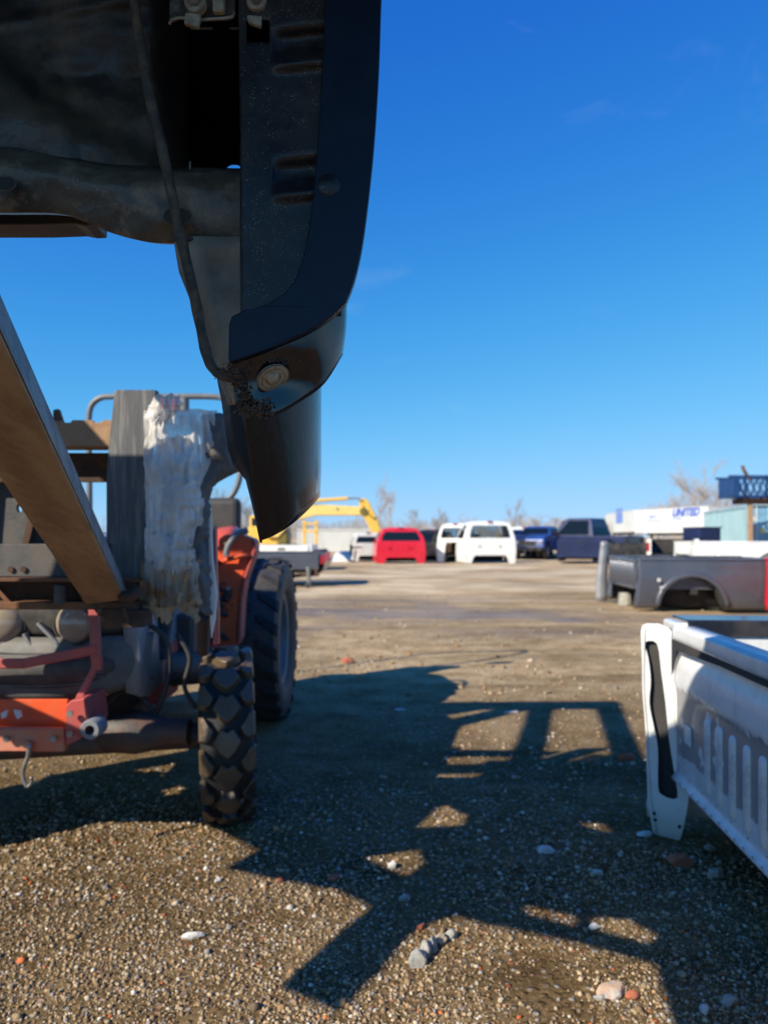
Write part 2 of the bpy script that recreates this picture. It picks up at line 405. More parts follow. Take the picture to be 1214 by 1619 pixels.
M['lamp_white'] = paint('lamp_white', (0.26, 0.22, 0.18), (0.34, 0.27, 0.19), 0.2, coat=0.5)
M['scrub'] = paint('scrub', (0.34, 0.30, 0.27), (0.28, 0.25, 0.23), 0.9)  # lightened, distance haze put into the colour

def glass(name, tint=(0.55, 0.62, 0.66), alpha=0.45, rough=0.02):
    m, t, b = new_mat(name)
    b.inputs['Base Color'].default_value = (0.01, 0.015, 0.02, 1)
    b.inputs['Roughness'].default_value = rough
    b.inputs['Specular IOR Level'].default_value = 0.8
    tr = nd(t, 'ShaderNodeBsdfTransparent'); tr.inputs[0].default_value = (*tint, 1)
    mx = nd(t, 'ShaderNodeMixShader'); mx.inputs[0].default_value = alpha
    t.links.new(tr.outputs[0], mx.inputs[1]); t.links.new(b.outputs[0], mx.inputs[2])
    t.links.new(mx.outputs[0], t.nodes['Material Output'].inputs[0])
    return m
M['void_shade'] = paint('void_shade', (0.002, 0.002, 0.002), (0.003, 0.003, 0.003), 0.9, spec=0.05)  # near-black, stands for the shade inside the hollow
M['glass'] = glass('glass', (0.85, 0.9, 0.92), alpha=0.12)
M['glass_dark'] = glass('glass_dark', (0.10, 0.13, 0.15), 0.6)

def plastic_mat():
    m, t, b = new_mat('plastic_sheet')
    tc = nd(t, 'ShaderNodeTexCoord')
    sx = nd(t, 'ShaderNodeSeparateXYZ'); t.links.new(tc.outputs['Object'], sx.inputs[0])
    n1 = nd(t, 'ShaderNodeTexNoise', Scale=14.0, Detail=6.0); t.links.new(tc.outputs['Object'], n1.inputs['Vector'])
    n2 = nd(t, 'ShaderNodeTexNoise', Scale=5.0, Detail=5.0, Distortion=1.0); t.links.new(tc.outputs['Object'], n2.inputs['Vector'])
    r = ramp(t, n2.outputs['Fac'], [(0.35, (0.80, 0.79, 0.76)), (0.58, (0.66, 0.62, 0.55)), (0.75, (0.42, 0.35, 0.27))])
    # mud soaked into the lower hem of the sheet
    ad = nd(t, 'ShaderNodeMath', operation='MULTIPLY_ADD'); ad.inputs[1].default_value = 0.22
    t.links.new(n1.outputs['Fac'], ad.inputs[0]); t.links.new(sx.outputs['Z'], ad.inputs[2])
    mr = nd(t, 'ShaderNodeMapRange'); mr.inputs['From Min'].default_value = 0.31; mr.inputs['From Max'].default_value = 0.17
    t.links.new(ad.outputs[0], mr.inputs['Value'])
    c = mixc(t, mr.outputs[0], r.outputs[0], (0.20, 0.13, 0.07))
    t.links.new(c, b.inputs['Base Color'])
    b.inputs['Roughness'].default_value = 0.28
    b.inputs['Coat Weight'].default_value = 0.3
    tr = nd(t, 'ShaderNodeBsdfTransparent')
    tl = nd(t, 'ShaderNodeBsdfTranslucent'); t.links.new(c, tl.inputs[0])
    m1 = nd(t, 'ShaderNodeMixShader'); m1.inputs[0].default_value = 0.25
    t.links.new(b.outputs[0], m1.inputs[1]); t.links.new(tl.outputs[0], m1.inputs[2])
    m2 = nd(t, 'ShaderNodeMixShader'); m2.inputs[0].default_value = 0.12
    th = ramp(t, n1.outputs['Fac'], [(0.46, (0.05,)), (0.66, (0.32,))]); t.links.new(th.outputs[0], m2.inputs[0])
    t.links.new(m1.outputs[0], m2.inputs[1]); t.links.new(tr.outputs[0], m2.inputs[2])
    t.links.new(m2.outputs[0], t.nodes['Material Output'].inputs[0])
    w = nd(t, 'ShaderNodeTexNoise', Scale=9.0, Detail=8.0, Distortion=2.0)
    mp = nd(t, 'ShaderNodeMapping'); mp.inputs['Scale'].default_value = (5, 1, 0.8)
    t.links.new(tc.outputs['Object'], mp.inputs[0]); t.links.new(mp.outputs[0], w.inputs['Vector'])
    bp = nd(t, 'ShaderNodeBump', Strength=1.0, Distance=0.012); t.links.new(w.outputs['Fac'], bp.inputs['Height'])
    t.links.new(bp.outputs[0], b.inputs['Normal'])
    return m
M['plastic'] = plastic_mat()

def ground_mat():
    m, t, b = new_mat('dirt_and_gravel')
    geo = nd(t, 'ShaderNodeNewGeometry'); pos = geo.outputs['Position']
    def noi(scale, detail=6.0, rough=0.6, dist=0.0, v=pos):
        n = nd(t, 'ShaderNodeTexNoise', Scale=scale, Detail=detail, Roughness=rough, Distortion=dist)
        t.links.new(v, n.inputs['Vector']); return n
    st = nd(t, 'ShaderNodeMapping'); st.inputs['Scale'].default_value = (0.38, 1.0, 1.0); st.inputs['Rotation'].default_value = (0, 0, -0.12)
    t.links.new(pos, st.inputs[0])
    big = noi(0.45, 5.0, 0.6, 0.6); mid = noi(3.5, 8.0, 0.7); fine = noi(55.0, 6.0, 0.75); band = noi(0.55, 6.0, 0.65, 0.3, st.outputs[0])
    c1 = ramp(t, mid.outputs['Fac'], [(0.3, (0.15, 0.092, 0.041)), (0.5, (0.245, 0.163, 0.078)), (0.72, (0.36, 0.256, 0.132))])
    c2 = ramp(t, fine.outputs['Fac'], [(0.33, (0.35,)), (0.55, (0.95,)), (0.75, (1.5,))])
    mul = nd(t, 'ShaderNodeMix', data_type='RGBA', blend_type='MULTIPLY'); mul.inputs[0].default_value = 1.0
    t.links.new(c1.outputs[0], mul.inputs[6]); t.links.new(c2.outputs[0], mul.inputs[7])
    col = mul.outputs[2]
    # small stones as coloured cells beyond the real ones
    vo = nd(t, 'ShaderNodeTexVoronoi', Scale=42.0); t.links.new(pos, vo.inputs['Vector'])
    vr = ramp(t, vo.outputs['Distance'], [(0.25, (1.,)), (0.42, (0.,))])
    sxc = nd(t, 'ShaderNodeSeparateColor'); t.links.new(vo.outputs['Color'], sxc.inputs[0])
    sel = ramp(t, sxc.outputs[0], [(0.60, (0.,)), (0.64, (1.,))])
    sc_ = ramp(t, sxc.outputs[1], [(0.0, (0.20, 0.155, 0.11)), (0.4, (0.36, 0.30, 0.23)), (0.8, (0.46, 0.42, 0.36)), (0.97, (0.42, 0.14, 0.07))])
    mk = nd(t, 'ShaderNodeMath', operation='MULTIPLY'); t.links.new(vr.outputs[0], mk.inputs[0]); t.links.new(sel.outputs[0], mk.inputs[1])
    col = mixc(t, mk.outputs[0], col, sc_.outputs[0])
    # far strip of bigger pale gravel, in bands along x, grazing glare painted in
    sp = nd(t, 'ShaderNodeSeparateXYZ'); t.links.new(pos, sp.inputs[0])
    pk = nd(t, 'ShaderNodeMapRange'); pk.interpolation_type = 'SMOOTHSTEP'; pk.inputs['From Min'].default_value = 2.6; pk.inputs['From Max'].default_value = 6.5
    t.links.new(sp.outputs['Y'], pk.inputs['Value'])
    pkc = ramp(t, mid.outputs['Fac'], [(0.30, (0.31, 0.215, 0.115)), (0.45, (0.47, 0.345, 0.195)), (0.58, (0.58, 0.445, 0.265)), (0.72, (0.68, 0.55, 0.36))])
    pm = nd(t, 'ShaderNodeMath', operation='MULTIPLY'); pm.inputs[1].default_value = 0.8; t.links.new(pk.outputs[0], pm.inputs[0])
    col = mixc(t, pm.outputs[0], col, pkc.outputs[0])
    far = nd(t, 'ShaderNodeMapRange'); far.inputs['From Min'].default_value = 8.0; far.inputs['From Max'].default_value = 17.0
    t.links.new(sp.outputs['Y'], far.inputs['Value'])
    fb = ramp(t, band.outputs['Fac'], [(0.38, (0.44, 0.32, 0.19)), (0.50, (0.63, 0.49, 0.32)), (0.66, (0.80, 0.69, 0.50))])
    fm = nd(t, 'ShaderNodeMath', operation='MULTIPLY'); fm.inputs[1].default_value = 0.92; t.links.new(far.outputs[0], fm.inputs[0])
    col = mixc(t, fm.outputs[0], col, fb.outputs[0])
    # wet dark mud, strongest in the wheel track that crosses the yard
    tr = nd(t, 'ShaderNodeMapRange'); tr.interpolation_type = 'SMOOTHSTEP'
    dy = nd(t, 'ShaderNodeMath', operation='SUBTRACT'); dy.inputs[1].default_value = 10.4; t.links.new(sp.outputs['Y'], dy.inputs[0])
    da = nd(t, 'ShaderNodeMath', operation='ABSOLUTE'); t.links.new(dy.outputs[0], da.inputs[0])
    tr.inputs['From Min'].default_value = 4.0; tr.inputs['From Max'].default_value = 1.2
    t.links.new(da.outputs[0], tr.inputs['Value'])
    wn = ramp(t, band.outputs['Fac'], [(0.44, (0.,)), (0.56, (1.,))])
    wm = nd(t, 'ShaderNodeMath', operation='MULTIPLY'); t.links.new(tr.outputs[0], wm.inputs[0]); t.links.new(wn.outputs[0], wm.inputs[1])
    ws = nd(t, 'ShaderNodeMath', operation='MULTIPLY'); ws.inputs[1].default_value = 0.72; t.links.new(wm.outputs[0], ws.inputs[0])
    col = mixc(t, ws.outputs[0], col, (0.22, 0.148, 0.095))
    # damp stains and ruts of passing wheels
    rt = nd(t, 'ShaderNodeMapping'); rt.inputs['Scale'].default_value = (0.35, 2.2, 1.0); rt.inputs['Rotation'].default_value = (0, 0, 0.25)
    t.links.new(pos, rt.inputs[0]); rn = noi(0.9, 5.0, 0.55, 0.8, rt.outputs[0])
    rr_ = ramp(t, rn.outputs['Fac'], [(0.38, (0.74,)), (0.54, (1.0,))])
    mr_ = nd(t, 'ShaderNodeMix', data_type='RGBA', blend_type='MULTIPLY'); mr_.inputs[0].default_value = 1.0
    t.links.new(col, mr_.inputs[6]); t.links.new(rr_.outputs[0], mr_.inputs[7]); col = mr_.outputs[2]
    bn = ramp(t, big.outputs['Fac'], [(0.35, (0.72,)), (0.65, (1.15,))])
    mul2 = nd(t, 'ShaderNodeMix', data_type='RGBA', blend_type='MULTIPLY'); mul2.inputs[0].default_value = 1.0
    t.links.new(col, mul2.inputs[6]); t.links.new(bn.outputs[0], mul2.inputs[7])
    t.links.new(mul2.outputs[2], b.inputs['Base Color'])
    rr = nd(t, 'ShaderNodeMapRange'); rr.inputs['To Min'].default_value = 0.92; rr.inputs['To Max'].default_value = 0.38
    t.links.new(wm.outputs[0], rr.inputs['Value']); t.links.new(rr.outputs[0], b.inputs['Roughness'])
    bp = nd(t, 'ShaderNodeBump', Strength=1.0, Distance=0.006); t.links.new(fine.outputs['Fac'], bp.inputs['Height'])
    bp2 = nd(t, 'ShaderNodeBump', Strength=0.8, Distance=0.012); t.links.new(vr.outputs[0], bp2.inputs['Height']); t.links.new(bp.outputs[0], bp2.inputs['Normal'])
    bp3 = nd(t, 'ShaderNodeBump', Strength=0.8, Distance=0.05); t.links.new(mid.outputs['Fac'], bp3.inputs['Height']); t.links.new(bp2.outputs[0], bp3.inputs['Normal'])
    t.links.new(bp3.outputs[0], b.inputs['Normal'])
    sw = nd(t, 'ShaderNodeMath', operation='MULTIPLY'); sw.inputs[1].default_value = 0.16; t.links.new(wm.outputs[0], sw.inputs[0]); t.links.new(sw.outputs[0], b.inputs['Specular IOR Level'])
    return m
M['ground'] = ground_mat()

def attr_mat(name, rough=0.85):
    m, t, b = new_mat(name)
    a = nd(t, 'ShaderNodeVertexColor'); a.layer_name = 'tint'
    tc = nd(t, 'ShaderNodeTexCoord')
    n = nd(t, 'ShaderNodeTexNoise', Scale=160.0, Detail=4.0); t.links.new(tc.outputs['Object'], n.inputs['Vector'])
    r = ramp(t, n.outputs['Fac'], [(0.3, (0.7,)), (0.7, (1.2,))])
    mul = nd(t, 'ShaderNodeMix', data_type='RGBA', blend_type='MULTIPLY'); mul.inputs[0].default_value = 1.0
    t.links.new(a.outputs[0], mul.inputs[6]); t.links.new(r.outputs[0], mul.inputs[7])
    t.links.new(mul.outputs[2], b.inputs['Base Color']); b.inputs['Roughness'].default_value = rough; b.inputs['Specular IOR Level'].default_value = 0.08
    return m
M['gravel'] = attr_mat('gravel_stone')
def stone_mat(name, c1, c2, rough=0.85):
    return paint(name, c1, c2, rough, scale=18, dirt=(0.2, 0.15, 0.1), dirt_amt=0.4, dscale=50, bump=0.004, bscale=70)
M['stone_grey'] = stone_mat('stone_grey', (0.36, 0.35, 0.31), (0.26, 0.25, 0.22))
M['stone_white'] = stone_mat('stone_white', (0.60, 0.58, 0.54), (0.48, 0.46, 0.42))
M['stone_tan'] = stone_mat('stone_tan', (0.45, 0.37, 0.26), (0.36, 0.28, 0.19))
M['stone_brick'] = stone_mat('stone_brick', (0.42, 0.12, 0.055), (0.30, 0.09, 0.05))
M['stone_pink'] = stone_mat('stone_pink', (0.62, 0.42, 0.27), (0.55, 0.50, 0.42))

# ---------------------------------------------------------------- ground
def ground_z(x, y):
    z = 0.0
    d = max(0.0, y - 34.0)
    z += min(0.9, d * 0.018)
    return z

def rough_z(x, y):
    a = min(1.0, max(0.0, (40 - y) / 25))
    return (0.012 * noise.noise((x * 1.3, y * 1.3, 0.3)) + 0.006 * noise.noise((x * 5, y * 5, 2.0))
            + 0.045 * (0.3 + min(1, y / 10)) * noise.noise((x * 0.25, y * 0.45, 5.0))) * a

def make_ground():
    ys = []
    y = -6.0
    while y < 45:
        ys.append(y); y += 0.05 if 1.2 < y < 5 else (0.12 if 5 <= y < 12 else 0.4)
    while y < 1500:
        ys.append(y); y *= 1.25
    rows = []
    for y in ys:
        w = 8 + max(0, y) * 1.3
        n = 140
        row = []
        for i in range(n + 1):
            u = i / n * 2 - 1
            x = (0.35 * u + 0.65 * u ** 3) * w
            z = ground_z(x, y) + rough_z(x, y) * (1 if abs(u) < 0.98 else 0)
            row.append((x, y, z))
        rows.append(row)
    b = MB(); b.grid(rows)
    o = b.build('ground', M['ground'], smooth=180)
    tag(o, 'brown dirt and gravel yard', None, None, 'structure')
make_ground()

def gz(x, y):
    return ground_z(x, y) + rough_z(x, y)
# ---------------------------------------------------------------- the lifted truck bed, seen from its lower rear corner
def px_plate(b, outer, holes, Y, t):
    f = lambda pts: [(P(x, y, Y).x, P(x, y, Y).z) for x, y in pts]
    return b.plate(f(outer), [f(h) for h in holes], t, fn=lambda u, v, w: (u, Y + w, v))

def ell(cx, cy, rx, ry, n=20, rot=0.0):
    return [(cx + rx * math.cos(a) * math.cos(rot) - ry * math.sin(a) * math.sin(rot),
             cy + rx * math.cos(a) * math.sin(rot) + ry * math.sin(a) * math.cos(rot)) for a in [2 * math.pi * i / n for i in range(n)]]

def lifted_bed():
    Y0 = 0.870
    t = thing('truck_bed', 'black pickup truck bed lifted high in the air, seen from under its lower rear corner', 'truck bed', (-0.6, 1.2, 1.5))
    # flat outer flange band with the rounded lower corner
    outer = spline([(608, -160), (605, -60), (602, 20), (599, 110), (592, 220), (583, 310), (573, 385), (561, 440), (547, 478)], 5)
    outer += spline([(547, 478), (520, 503), (490, 522), (450, 541), (410, 557), (366, 572)], 5)[1:]
    inner = [(361, 570), (362, 512), (366, 500)] + spline([(384, 490), (418, 482), (448, 464), (468, 438), (481, 400), (490, 350), (497, 290), (503, 210), (509, 110), (514, 0), (518, -160)], 6)[1:]
    b = MB(); px_plate(b, outer + inner, [], Y0, 0.014)
    b.build('end_flange', M['flange_paint'], t, smooth=35, bevel=0.0012, seg=1)
    # rubber plug in the flange
    b = MB(); c = P(520, 292, Y0)
    b.lathe([(1e-4, 0.0018), (0.0120, 0.0016), (0.0136, 0.0)], 28, Matrix.Translation(c) @ Matrix.Rotation(R(90), 4, 'X'))
    b.build('rubber_plug', M['pillar_paint'], t, smooth=60)
    # pillar: a gridded sheet with two pressed recesses and a slot
    X0, X1, YT, YB = 378, 540, -160, 500
    def depth(px, py):
        d = 0.0
        for cy in (78, 284):
            u = (px - 437) / 26.0; v = (py - cy + (px - 470) * 0.10) / 22.0
            if px > 430:
                s = 1 / (1 + math.exp(-u * 4)); d += 0.014 * s * math.exp(-(v + 0.35) ** 4) - 0.011 * s * math.exp(-((v - 0.95) / 0.42) ** 2)
        if px < 384: d += 0.004 * (384 - px) / 6
        d += 0.004 * noise.noise((px * 0.01, py * 0.006, 3))
        return d
    rows = []
    pxs = [378 + i * 3.0 for i in range(55)]
    for j in range(0, 111):
        py = YT + (YB - YT) * j / 110
        rows.append([P(px + (7 if px < 380 else 0) * max(0, py) / 490, py, Y0 + 0.018 + depth(px, py)) for px in pxs])
    L = len(pxs)
    b = MB(); b.grid(rows)
    keep = []
    for f in b.f:
        i0 = f[0]; jj, ii = divmod(i0, L)
        px = pxs[ii] + 1.5; py = YT + (YB - YT) * (jj + 0.5) / 110
        if 391 < px < 427 and 34 < py < 67: continue
        # stay behind the flange
        keep.append(f)
    b.f = keep
    b.build('pillar', M['pillar_paint'], t, smooth=180, solid=0.0022)
    # left edge of the pillar turns back into the body
    b = MB()
    rows = [[P(379, -160, Y0 + 0.018), P(379, -160, Y0 + 0.12)], [P(381, 100, Y0 + 0.018), P(381, 100, Y0 + 0.12)],
            [P(385, 492, Y0 + 0.018), P(385, 492, Y0 + 0.10)]]
    rows = [[r[0], r[1] + Vector((-0.0 , 0, 0))] for r in rows]
    for r in rows: r[1].x = r[0].x + 0.01
    b.grid(rows); b.build('pillar_return', M['pillar_paint'], t, solid=0.003)
    # crossmember: convex pressed beam across the end of the bed
    top = spline([(-420, 230), (-200, 232), (0, 230), (60, 240), (120, 252), (180, 262), (240, 264), (290, 266), (388, 268)], 8)
    bot = spline([(-420, 326), (-200, 327), (0, 328), (90, 330), (140, 347), (175, 361), (215, 372), (260, 377), (388, 378)], 8)
    rows = []
    nj = 12
    for j in range(nj + 1):
        v = j / nj
        row = []
        for (tx, ty), (bx, by) in zip(top, bot):
            px = tx + (bx - tx) * v; py = ty + (by - ty) * v
            bul = 0.035 * math.sin(math.pi * min(1, v * 1.35)) if v < 0.74 else 0.035 * math.sin(math.pi * 0.999) 
            prof = 0.0
            if v < 0.28: prof = 0.045 * (v / 0.28) ** 0.6
            else: prof = 0.045 - 0.020 * ((v - 0.28) / 0.72) ** 1.6
            n = 0.004 * noise.noise((px * 0.015, py * 0.03, 1))
            fade = 1.0 if px < 250 else max(0.55, 1 - (px - 250) / 300)
            row.append(P(px, py, 0.995 - prof * fade + n))
        rows.append(row)
    # bottom lip and the underside going back
    rows.append([Vector((p.x, p.y + 0.004, p.z - 0.003)) for p in rows[-1]])
    rows.append([Vector((p.x, p.y + 0.03, p.z + 0.010)) for p in rows[-1]])
    b = MB(); b.grid(rows)
    L = len(top); keep = []
    for f in b.f:
        q = [b.v[i] for i in f]
        cx = sum(v[0] for v in q) / 4; cy = sum(v[1] for v in q) / 4; cz = sum(v[2] for v in q) / 4
        px = CX + cx / cy * F; py = HY - (cz - CH) / cy * F
        if f[0] // L >= nj: keep.append(f); continue
        keep.append(f)
    b.f = keep
    cm = b.build('crossmember', M['under_dusty'], t, smooth=60, solid=0.003, sub=0)
    # oval holes in the crossmember (dark cups set into the sheet) with rolled rims
    for (cx, cy, rx, ry) in ((281, 342, 22, 13), (9, 290, 16, 10.5)):
        b = MB(); px_plate(b, ell(cx, cy, rx, ry), [], 0.940, 0.0012)
        b.build('drain_hole', M['dark_inside'], t)
        b = MB(); pts = [P(x, y, 0.940) for x, y in ell(cx, cy, rx + 1, ry + 1, 24)]; b.tube(pts + pts[:1], 0.0011, 6, False)
        b.build('hole_rim', M['under_dusty'], t, smooth=180)
    # dark ledge below on the left: the next crossmember further in
    b = MB()
    lo = [(-420, 352), (-100, 355), (60, 355), (118, 353), (134, 356), (150, 355), (152, 330), (-420, 310)]
    px_plate(b, lo, [], 1.10, 0.05); b.build('inner_crossmember', M['under_paint'], t, bevel=0.004)
    # floor pan: the big dark pressed sheet with a diagonal crease
    def crease(px):
        pts = [(-400, 60), (0, 95), (35, 125), (55, 155), (100, 180), (140, 205), (200, 235), (280, 262), (420, 262)]
        for (a, c), (d, e) in zip(pts, pts[1:]):
            if a <= px <= d: return c + (e - c) * (px - a) / (d - a)
        return 262
    rows = []
    for j in range(61):
        py = -50 + (290 + 50) * j / 60
        row = []
        for i in range(71):
            px = -420 + (300 + 420) * i / 70
            s = py - crease(px)
            d = 1.04 - 0.05 * (1 / (1 + math.exp(-s / 7.0))) * min(1, max(0.2, (300 - px) / 200)) 
            d += 0.02 * noise.noise((px * 0.006, py * 0.008, 7)) + 0.004 * noise.noise((px * 0.022, py * 0.03, 2)) + 0.006 * math.exp(-((px - 60 - 0.3 * py) / 10) ** 2) - 0.005 * math.exp(-((py - 40 + 0.2 * px) / 9) ** 2) + 0.05 * math.exp(-((px - 150) / 90) ** 2) * min(1, max(0, (120 - py) / 200)) * -1
            if px > 245: d += 0.0018 * (px - 245)
            row.append(P(px, py, d))
        rows.append(row)
    b = MB(); b.grid(rows); b.build('floor_pan', M['under_paint'], t, smooth=180, solid=0.002)
    # near-black sheets painted as the shade in the hollow beside the pillar
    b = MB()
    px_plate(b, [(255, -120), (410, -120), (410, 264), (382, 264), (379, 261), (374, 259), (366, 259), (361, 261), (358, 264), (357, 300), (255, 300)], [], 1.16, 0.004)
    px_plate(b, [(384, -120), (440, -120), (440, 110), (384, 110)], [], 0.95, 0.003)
    b.build('cavity_shade', M['void_shade'], t)
    # seam between crossmember and back wall, small screw tip
    b = MB(); b.tube([P(301, 268, 0.97), P(301, 256, 0.97)], 0.0016, 6); b.build('screw_tip', M['steel'], t)
    # lower dusty panel between pipe and pillar
    rows = []
    for j in range(15):
        v = j / 14
        py = 374 + (640 - 374) * v
        lx = [275, 283, 299, 312, 323, 334, 345, 352][min(7, int(v * 7))] ; 
        pl = [(374, 274), (430, 283), (470, 299), (540, 322), (600, 346), (640, 362)]
        for (a, c), (d, e) in zip(pl, pl[1:]):
            if a <= py <= d: lx = c + (e - c) * (py - a) / (d - a)
        row = []
        for i in range(11):
            u = i / 10; px = lx + (398 - lx) * u
            row.append(P(px, py, 0.975 + 0.02 * math.exp(-((px - 350) / 20) ** 2 - ((py - 430) / 26) ** 2) - 0.012 * (u - 0.5) ** 2 - (0.015 if u > 0.25 else 0)))
        rows.append(row)
    b = MB(); b.grid(rows); b.build('corner_panel', M['dusty_panel'], t, smooth=180, solid=0.002)
    b = MB(); b.bar(P(272, 379, 0.97), P(392, 380, 0.97), 0.012, 0.003); b.build('seam', M['under_paint'], t)
    # brake pipe / drain tube
    pts = [(205, -160), (213, 0), (224, 75), (236, 150), (252, 215), (266, 280), (280, 345), (294, 410), (308, 470), (320, 530), (331, 572), (345, 590), (368, 597)]
    sp = spline(pts, 5)
    b = MB(); b.tube([P(x, y, 0.925 - 0.02 * k / len(sp)) for k, (x, y) in enumerate(sp)], [0.0066 + 0.0016 * noise.noise((k * 0.35, 0, 0)) for k in range(len(sp))], 12)
    b.build('drain_tube', M['rough_pipe'], t, smooth=180)
    # glossy rounded lower corner (G): loft from the flange edge down to the lip
    up = spline([(364, 572), (410, 557), (450, 541), (490, 522), (520, 503), (547, 478)], 6)
    dn = spline([(372, 640), (400, 655), (433, 657), (475, 634), (512, 606), (541, 560)], 6)
    rows = []
    nj = 16
    for j in range(nj + 1):
        v = j / nj
        row = []
        for i, ((ax, ay), (cx, cy)) in enumerate(zip(up, dn)):
            u = i / (len(up) - 1)
            px = ax + (cx - ax) * v + (2 * math.sin(math.pi * v) * u ** 3); py = ay + (cy - ay) * v
            cup = 0.007 * math.exp(-((px - 436) / 52) ** 2 - ((py - 603) / 34) ** 2)
            ro = 0.040 * u ** 4                      # turns away to the side
            row.append(P(px, py, Y0 + 0.012 + 0.012 * v + cup + ro))
        rows.append(row)
    b = MB(); b.grid(rows); b.build('corner_skin', M['gloss_black'], t, smooth=180, solid=0.002)
    b = MB(); b.tube([r + Vector((0, -0.001, 0)) for r in rows[-1][9:]], 0.0012, 6); b.build('skin_lip', M['black_paint'], t, smooth=180)
    # ragged torn metal with old sealant at the inner end
    rnd = random.Random(3)
    b = MB()
    for (cx, cy, sx, sy, n) in ((374, 592, 20, 13, 230), (402, 646, 24, 11, 260), (385, 620, 11, 18, 130), (430, 572, 34, 4, 40)):
        for k in range(n):
            px = rnd.gauss(cx, sx * 0.55); py = rnd.gauss(cy, sy * 0.6)
            p = P(px, py, Y0 + 0.0125 + rnd.random() * 0.006); r = rnd.uniform(0.0005, 0.0026)
            b.lathe([(1e-4, r), (r * 0.8, r * 0.4), (r, -r * 0.3), (1e-4, -r * 0.8)], 5, Matrix.Translation(p) @ Matrix.Rotation(rnd.random() * 6, 4, 'X') @ Matrix.Rotation(rnd.random() * 6, 4, 'Y'))
    tag(b.build('rust_crust', M['crust'], t, smooth=None), kind='stuff')
    # washer and bolt
    m = Matrix.Translation(P(432, 598, Y0 + 0.012)) @ Matrix.Rotation(R(90), 4, 'X') @ Matrix.Rotation(R(30), 4, 'Z') @ Matrix.Rotation(R(62), 4, 'X')
    b = MB(); b.lathe([(1e-4, 0.001), (0.0193, 0.001), (0.0202, 0.0), (0.0202, -0.002)], 36, m)
    ws = b.build('washer', M['zinc'], t, smooth=40)
    b = MB(); b.lathe([(1e-4, 0.0045), (0.0055, 0.0042), (0.0078, 0.003), (0.0086, 0.001)], 24, m @ Matrix.Translation((-0.0, 0.002, 0)))
    b.box(-0.0065, 0.0065, -0.0006, 0.0006, 0.0043, 0.0048, m)
    b.build('bolt', M['zinc'], ws, smooth=40)
    for r_ in (0.0092, 0.0150, 0.0205):
        b = MB(); b.tube([m @ Vector((r_ * math.cos(a), r_ * math.sin(a), 0.0008)) for a in [2 * math.pi * k / 32 for k in range(33)]], 0.0006, 5, False)
        b.build('groove_ring', M['zinc_dark'], ws, smooth=180)
    # long lower skirt (H): curved outer skin continuing behind the corner
    A = P(507, 600, 1.0); 
    rows = []
    prof = [(352, 590), (362, 606), (386, 640), (408, 645), (430, 645), (452, 645), (470, 645), (484, 645), (494, 645), (501, 645), (505, 645), (507, 645)]
    ptop = 560
    for j in range(25):
        v = j / 24
        row = []
        for k in range(16):
            u = k / 15
            lx = 368 + (414 - 368) * v                           # crease line on the left
            rx = 507.5 - 2.0 * max(0, v - 0.85) / 0.15
            px = lx + (rx - lx) * math.sin(u * math.pi / 2) ** 1.0 if u < 1 else rx
            lowl = 858; lowr = 783
            w = (px - 390) / (507 - 390)
            low = 858 - (858 - 783) * max(0, w) ** 1.9 if px > 413 else 858
            py = ptop + (low - ptop) * v
            row.append(P(px, py, 1.0 + 0.075 * (1 - math.cos(u * math.pi / 2)) ** 1.15 * 1.6 + 0.05 * v))
        rows.append(row)
    b = MB(); b.grid(rows); b.build('lower_skirt', M['skirt_metal'], t, smooth=180, solid=0.0016)
    # inner return of the skirt, left of the crease
    rows = []
    for j in range(13):
        v = j / 12
        py = 560 + (858 - 560) * v
        lx = 368 + (414 - 368) * v
        w = [(560, 30), (600, 30), (640, 28), (700, 30), (730, 30), (742, 14), (760, 9), (800, 5), (858, 2)]
        ww = 2
        for (a, c), (d, e) in zip(w, w[1:]):
            if a <= py <= d: ww = c + (e - c) * (py - a) / (d - a)
        p0 = P(lx, py, 1.0 + 0.05 * v); rows.append([p0, P(lx - ww * 0.6, py, 1.03 + 0.05 * v), P(lx - ww, py, 1.05 + 0.05 * v)])
    b = MB(); b.grid(rows); b.build('skirt_return', M['flange_paint'], t, smooth=30, solid=0.002)
    # brackets and bolt heads along the top
    b = MB(); px_plate(b, [(268, 33), (283, 27), (300, 31), (340, 29), (362, 28), (372, 22), (372, -60), (268, -60)], [], 0.90, 0.006)
    br = b.build('bracket', M['under_dusty'], t, bevel=0.001)
    b = MB(); pts = [P(x, y, 0.898) for x, y in [(268, 38), (272, 31), (284, 28), (320, 31), (355, 29), (368, 27), (371, 20)]]; b.tube(pts, 0.0018, 6); b.build('bracket_edge', M['zinc'], br, smooth=180)
    for (cx, cy, r) in ((309, 4, 17), (406, 2, 16)):
        m = Matrix.Translation(P(cx, cy, 0.886)) @ Matrix.Rotation(R(90), 4, 'X')
        rr = r / F * 0.886
        b = MB(); b.lathe([(1e-4, 0.003), (rr * 0.95, 0.003), (rr, 0.0), (rr, -0.006)], 28, m)
        w2 = b.build('washer', M['zinc'], t, smooth=40)
        b = MB(); b.lathe([(1e-4, 0.011), (rr * 0.52, 0.011), (rr * 0.6, 0.009), (rr * 0.6, 0.0)], 6, m); b.build('bolt', M['steel'], w2)
    b = MB(); px_plate(b, [(334, -20), (356, -20), (354, 16), (336, 17)], [], 0.888, 0.01); b.build('clip_nut', M['zinc'], t, bevel=0.002)
    for pts in ([(293, 19), (318, 22), (313, 42), (291, 36)], [(391, 23), (414, 25), (412, 41), (392, 34)]):
        b = MB(); px_plate(b, pts, [], 0.885, 0.007); b.build('bracket_tab', M['rust_tan'] if False else M['zinc'], t, bevel=0.001)
